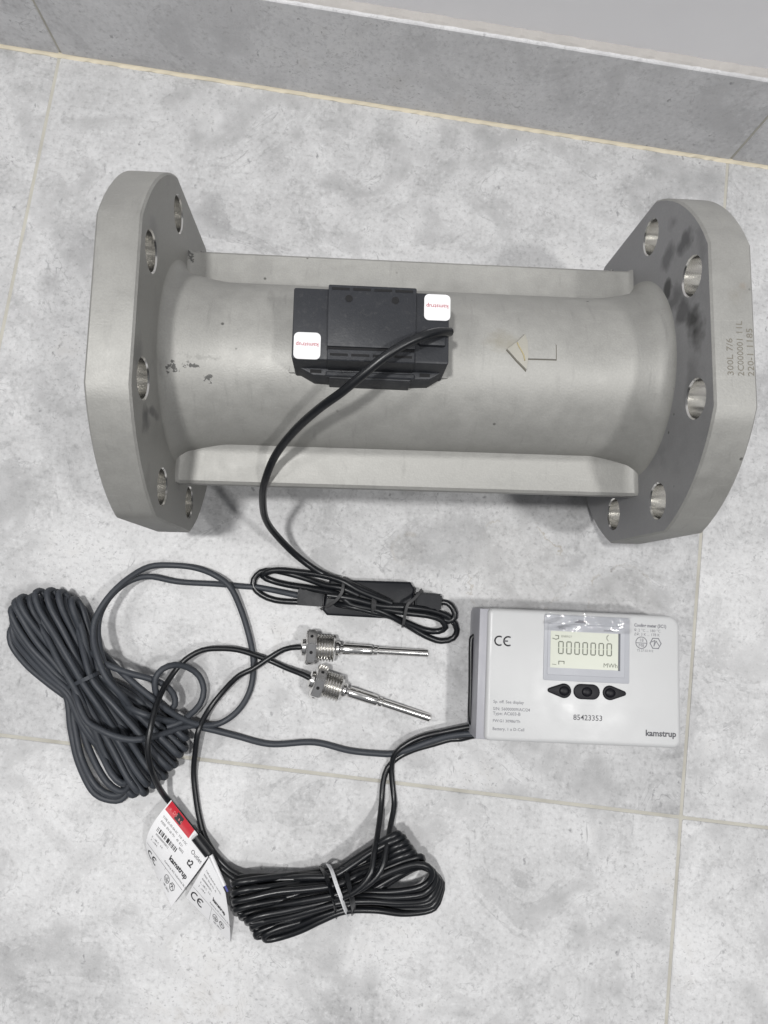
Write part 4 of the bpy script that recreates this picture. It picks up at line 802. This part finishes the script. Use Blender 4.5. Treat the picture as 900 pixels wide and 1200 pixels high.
# keys
def key(pts, cx, cy):
    bm = bmesh.new(); prism(bm, pts, H - .001, H + .0013, .0008, 3); k_ = obj('key', bm, M['rubber'], calc, smooth=True, angle=40)
    bm = bmesh.new(); r_, _f = lathe(bm, [(0, .0036), (.0006, .0034), (.0012, .0026), (.0015, .0014), (.0016, .0004)], 24); cap(bm, r_[-1])
    for v in bm.verts: v.co = Vector((cx + v.co.y * 1.15, cy + v.co.z, H + .0011 + v.co.x))
    bmesh.ops.recalc_face_normals(bm, faces=bm.faces); obj('key_dome', bm, M['rubber'], k_, smooth=True)
    return k_
def drop(xt, xc, cy, r):
    """teardrop: round end at xc, narrow end at xt"""
    s = 1 if xc > xt else -1; pts = []
    for k in range(13):
        a = math.radians(-105 + 210 * k / 12); pts.append((xc + s * r * math.cos(a), cy + r * math.sin(a)))
    for k in range(7):
        a = math.radians(105 + 150 * k / 6); pts.append((xt + s * (.0018 + .0018 * math.cos(a)), cy + .0018 * math.sin(a)))
    return pts if s > 0 else list(reversed(pts))
KY = -.0098
key(drop(-.0252, -.0128, KY, .0054), -.0128, KY)
key(rounded(-.0056, .0143, KY - .0056, KY + .0056, .0055, 6), .0043, KY)
key(drop(.0343, .0220, KY, .0054), .0220, KY)
# printing on the cover
ZP = H + .00012
bm = bmesh.new(); ce_mark(bm, -.0608, .0246, .0066, ZP); obj('ce_mark', bm, M['ink'], calc)
bm = bmesh.new()
for (y, s_, sz) in ((-.0199, 'Sp. off. See display', .0031), (-.0251, 'S/N: 56000009/AC/24', .0031), (-.0284, 'Type: AC603-B', .0033), (-.0337, 'FW:G1 30986/Th', .0029), (-.0395, 'Battery, 1 x D-Cell', .0031)):
    text_bm(bm, s_, sz, (-.0658, y, ZP), bold=.00003)
obj('type_print', bm, M['ink_light'], calc)
bm = bmesh.new(); text_bm(bm, '85423353', .0056, (.0057, -.0289, ZP), 'CENTER', bold=.00004); obj('serial_print', bm, M['ink'], calc)
bm = bmesh.new(); text_bm(bm, 'kamstrup', .0062, (.0612, -.0380, ZP), 'CENTER', bold=.00018); obj('maker_print', bm, M['ink'], calc)
bm = bmesh.new()
text_bm(bm, 'Cooling meter (3C1)', .0034, (.0403, .0412, ZP), bold=.00012, sx=.86); text_bm(bm, '\u03b8: 2 \u00b0C ... 180 \u00b0C', .0029, (.0403, .0375, ZP)); text_bm(bm, '\u0394\u03b8: 3 K ... 178 K', .0029, (.0403, .0345, ZP))
emblems(bm, .0460, .0283, .0043, ZP); text_bm(bm, 'TS 27.02 012', .0024, (.0425, .0224, ZP))
obj('meter_print', bm, M['ink_light'], calc)
bm = bmesh.new(); c_, s_ = math.cos(.0782), math.sin(.0782)
tube(bm, PATHS['bail'], .0019, 10, .003)
bmesh.ops.transform(bm, matrix=(Matrix.Translation((.1931, .1020, 0)) @ Matrix.Rotation(.0782, 4, 'Z')).inverted(), verts=bm.verts)
obj('cable_guard', bm, M['cable_black'], calc, smooth=True, angle=60)
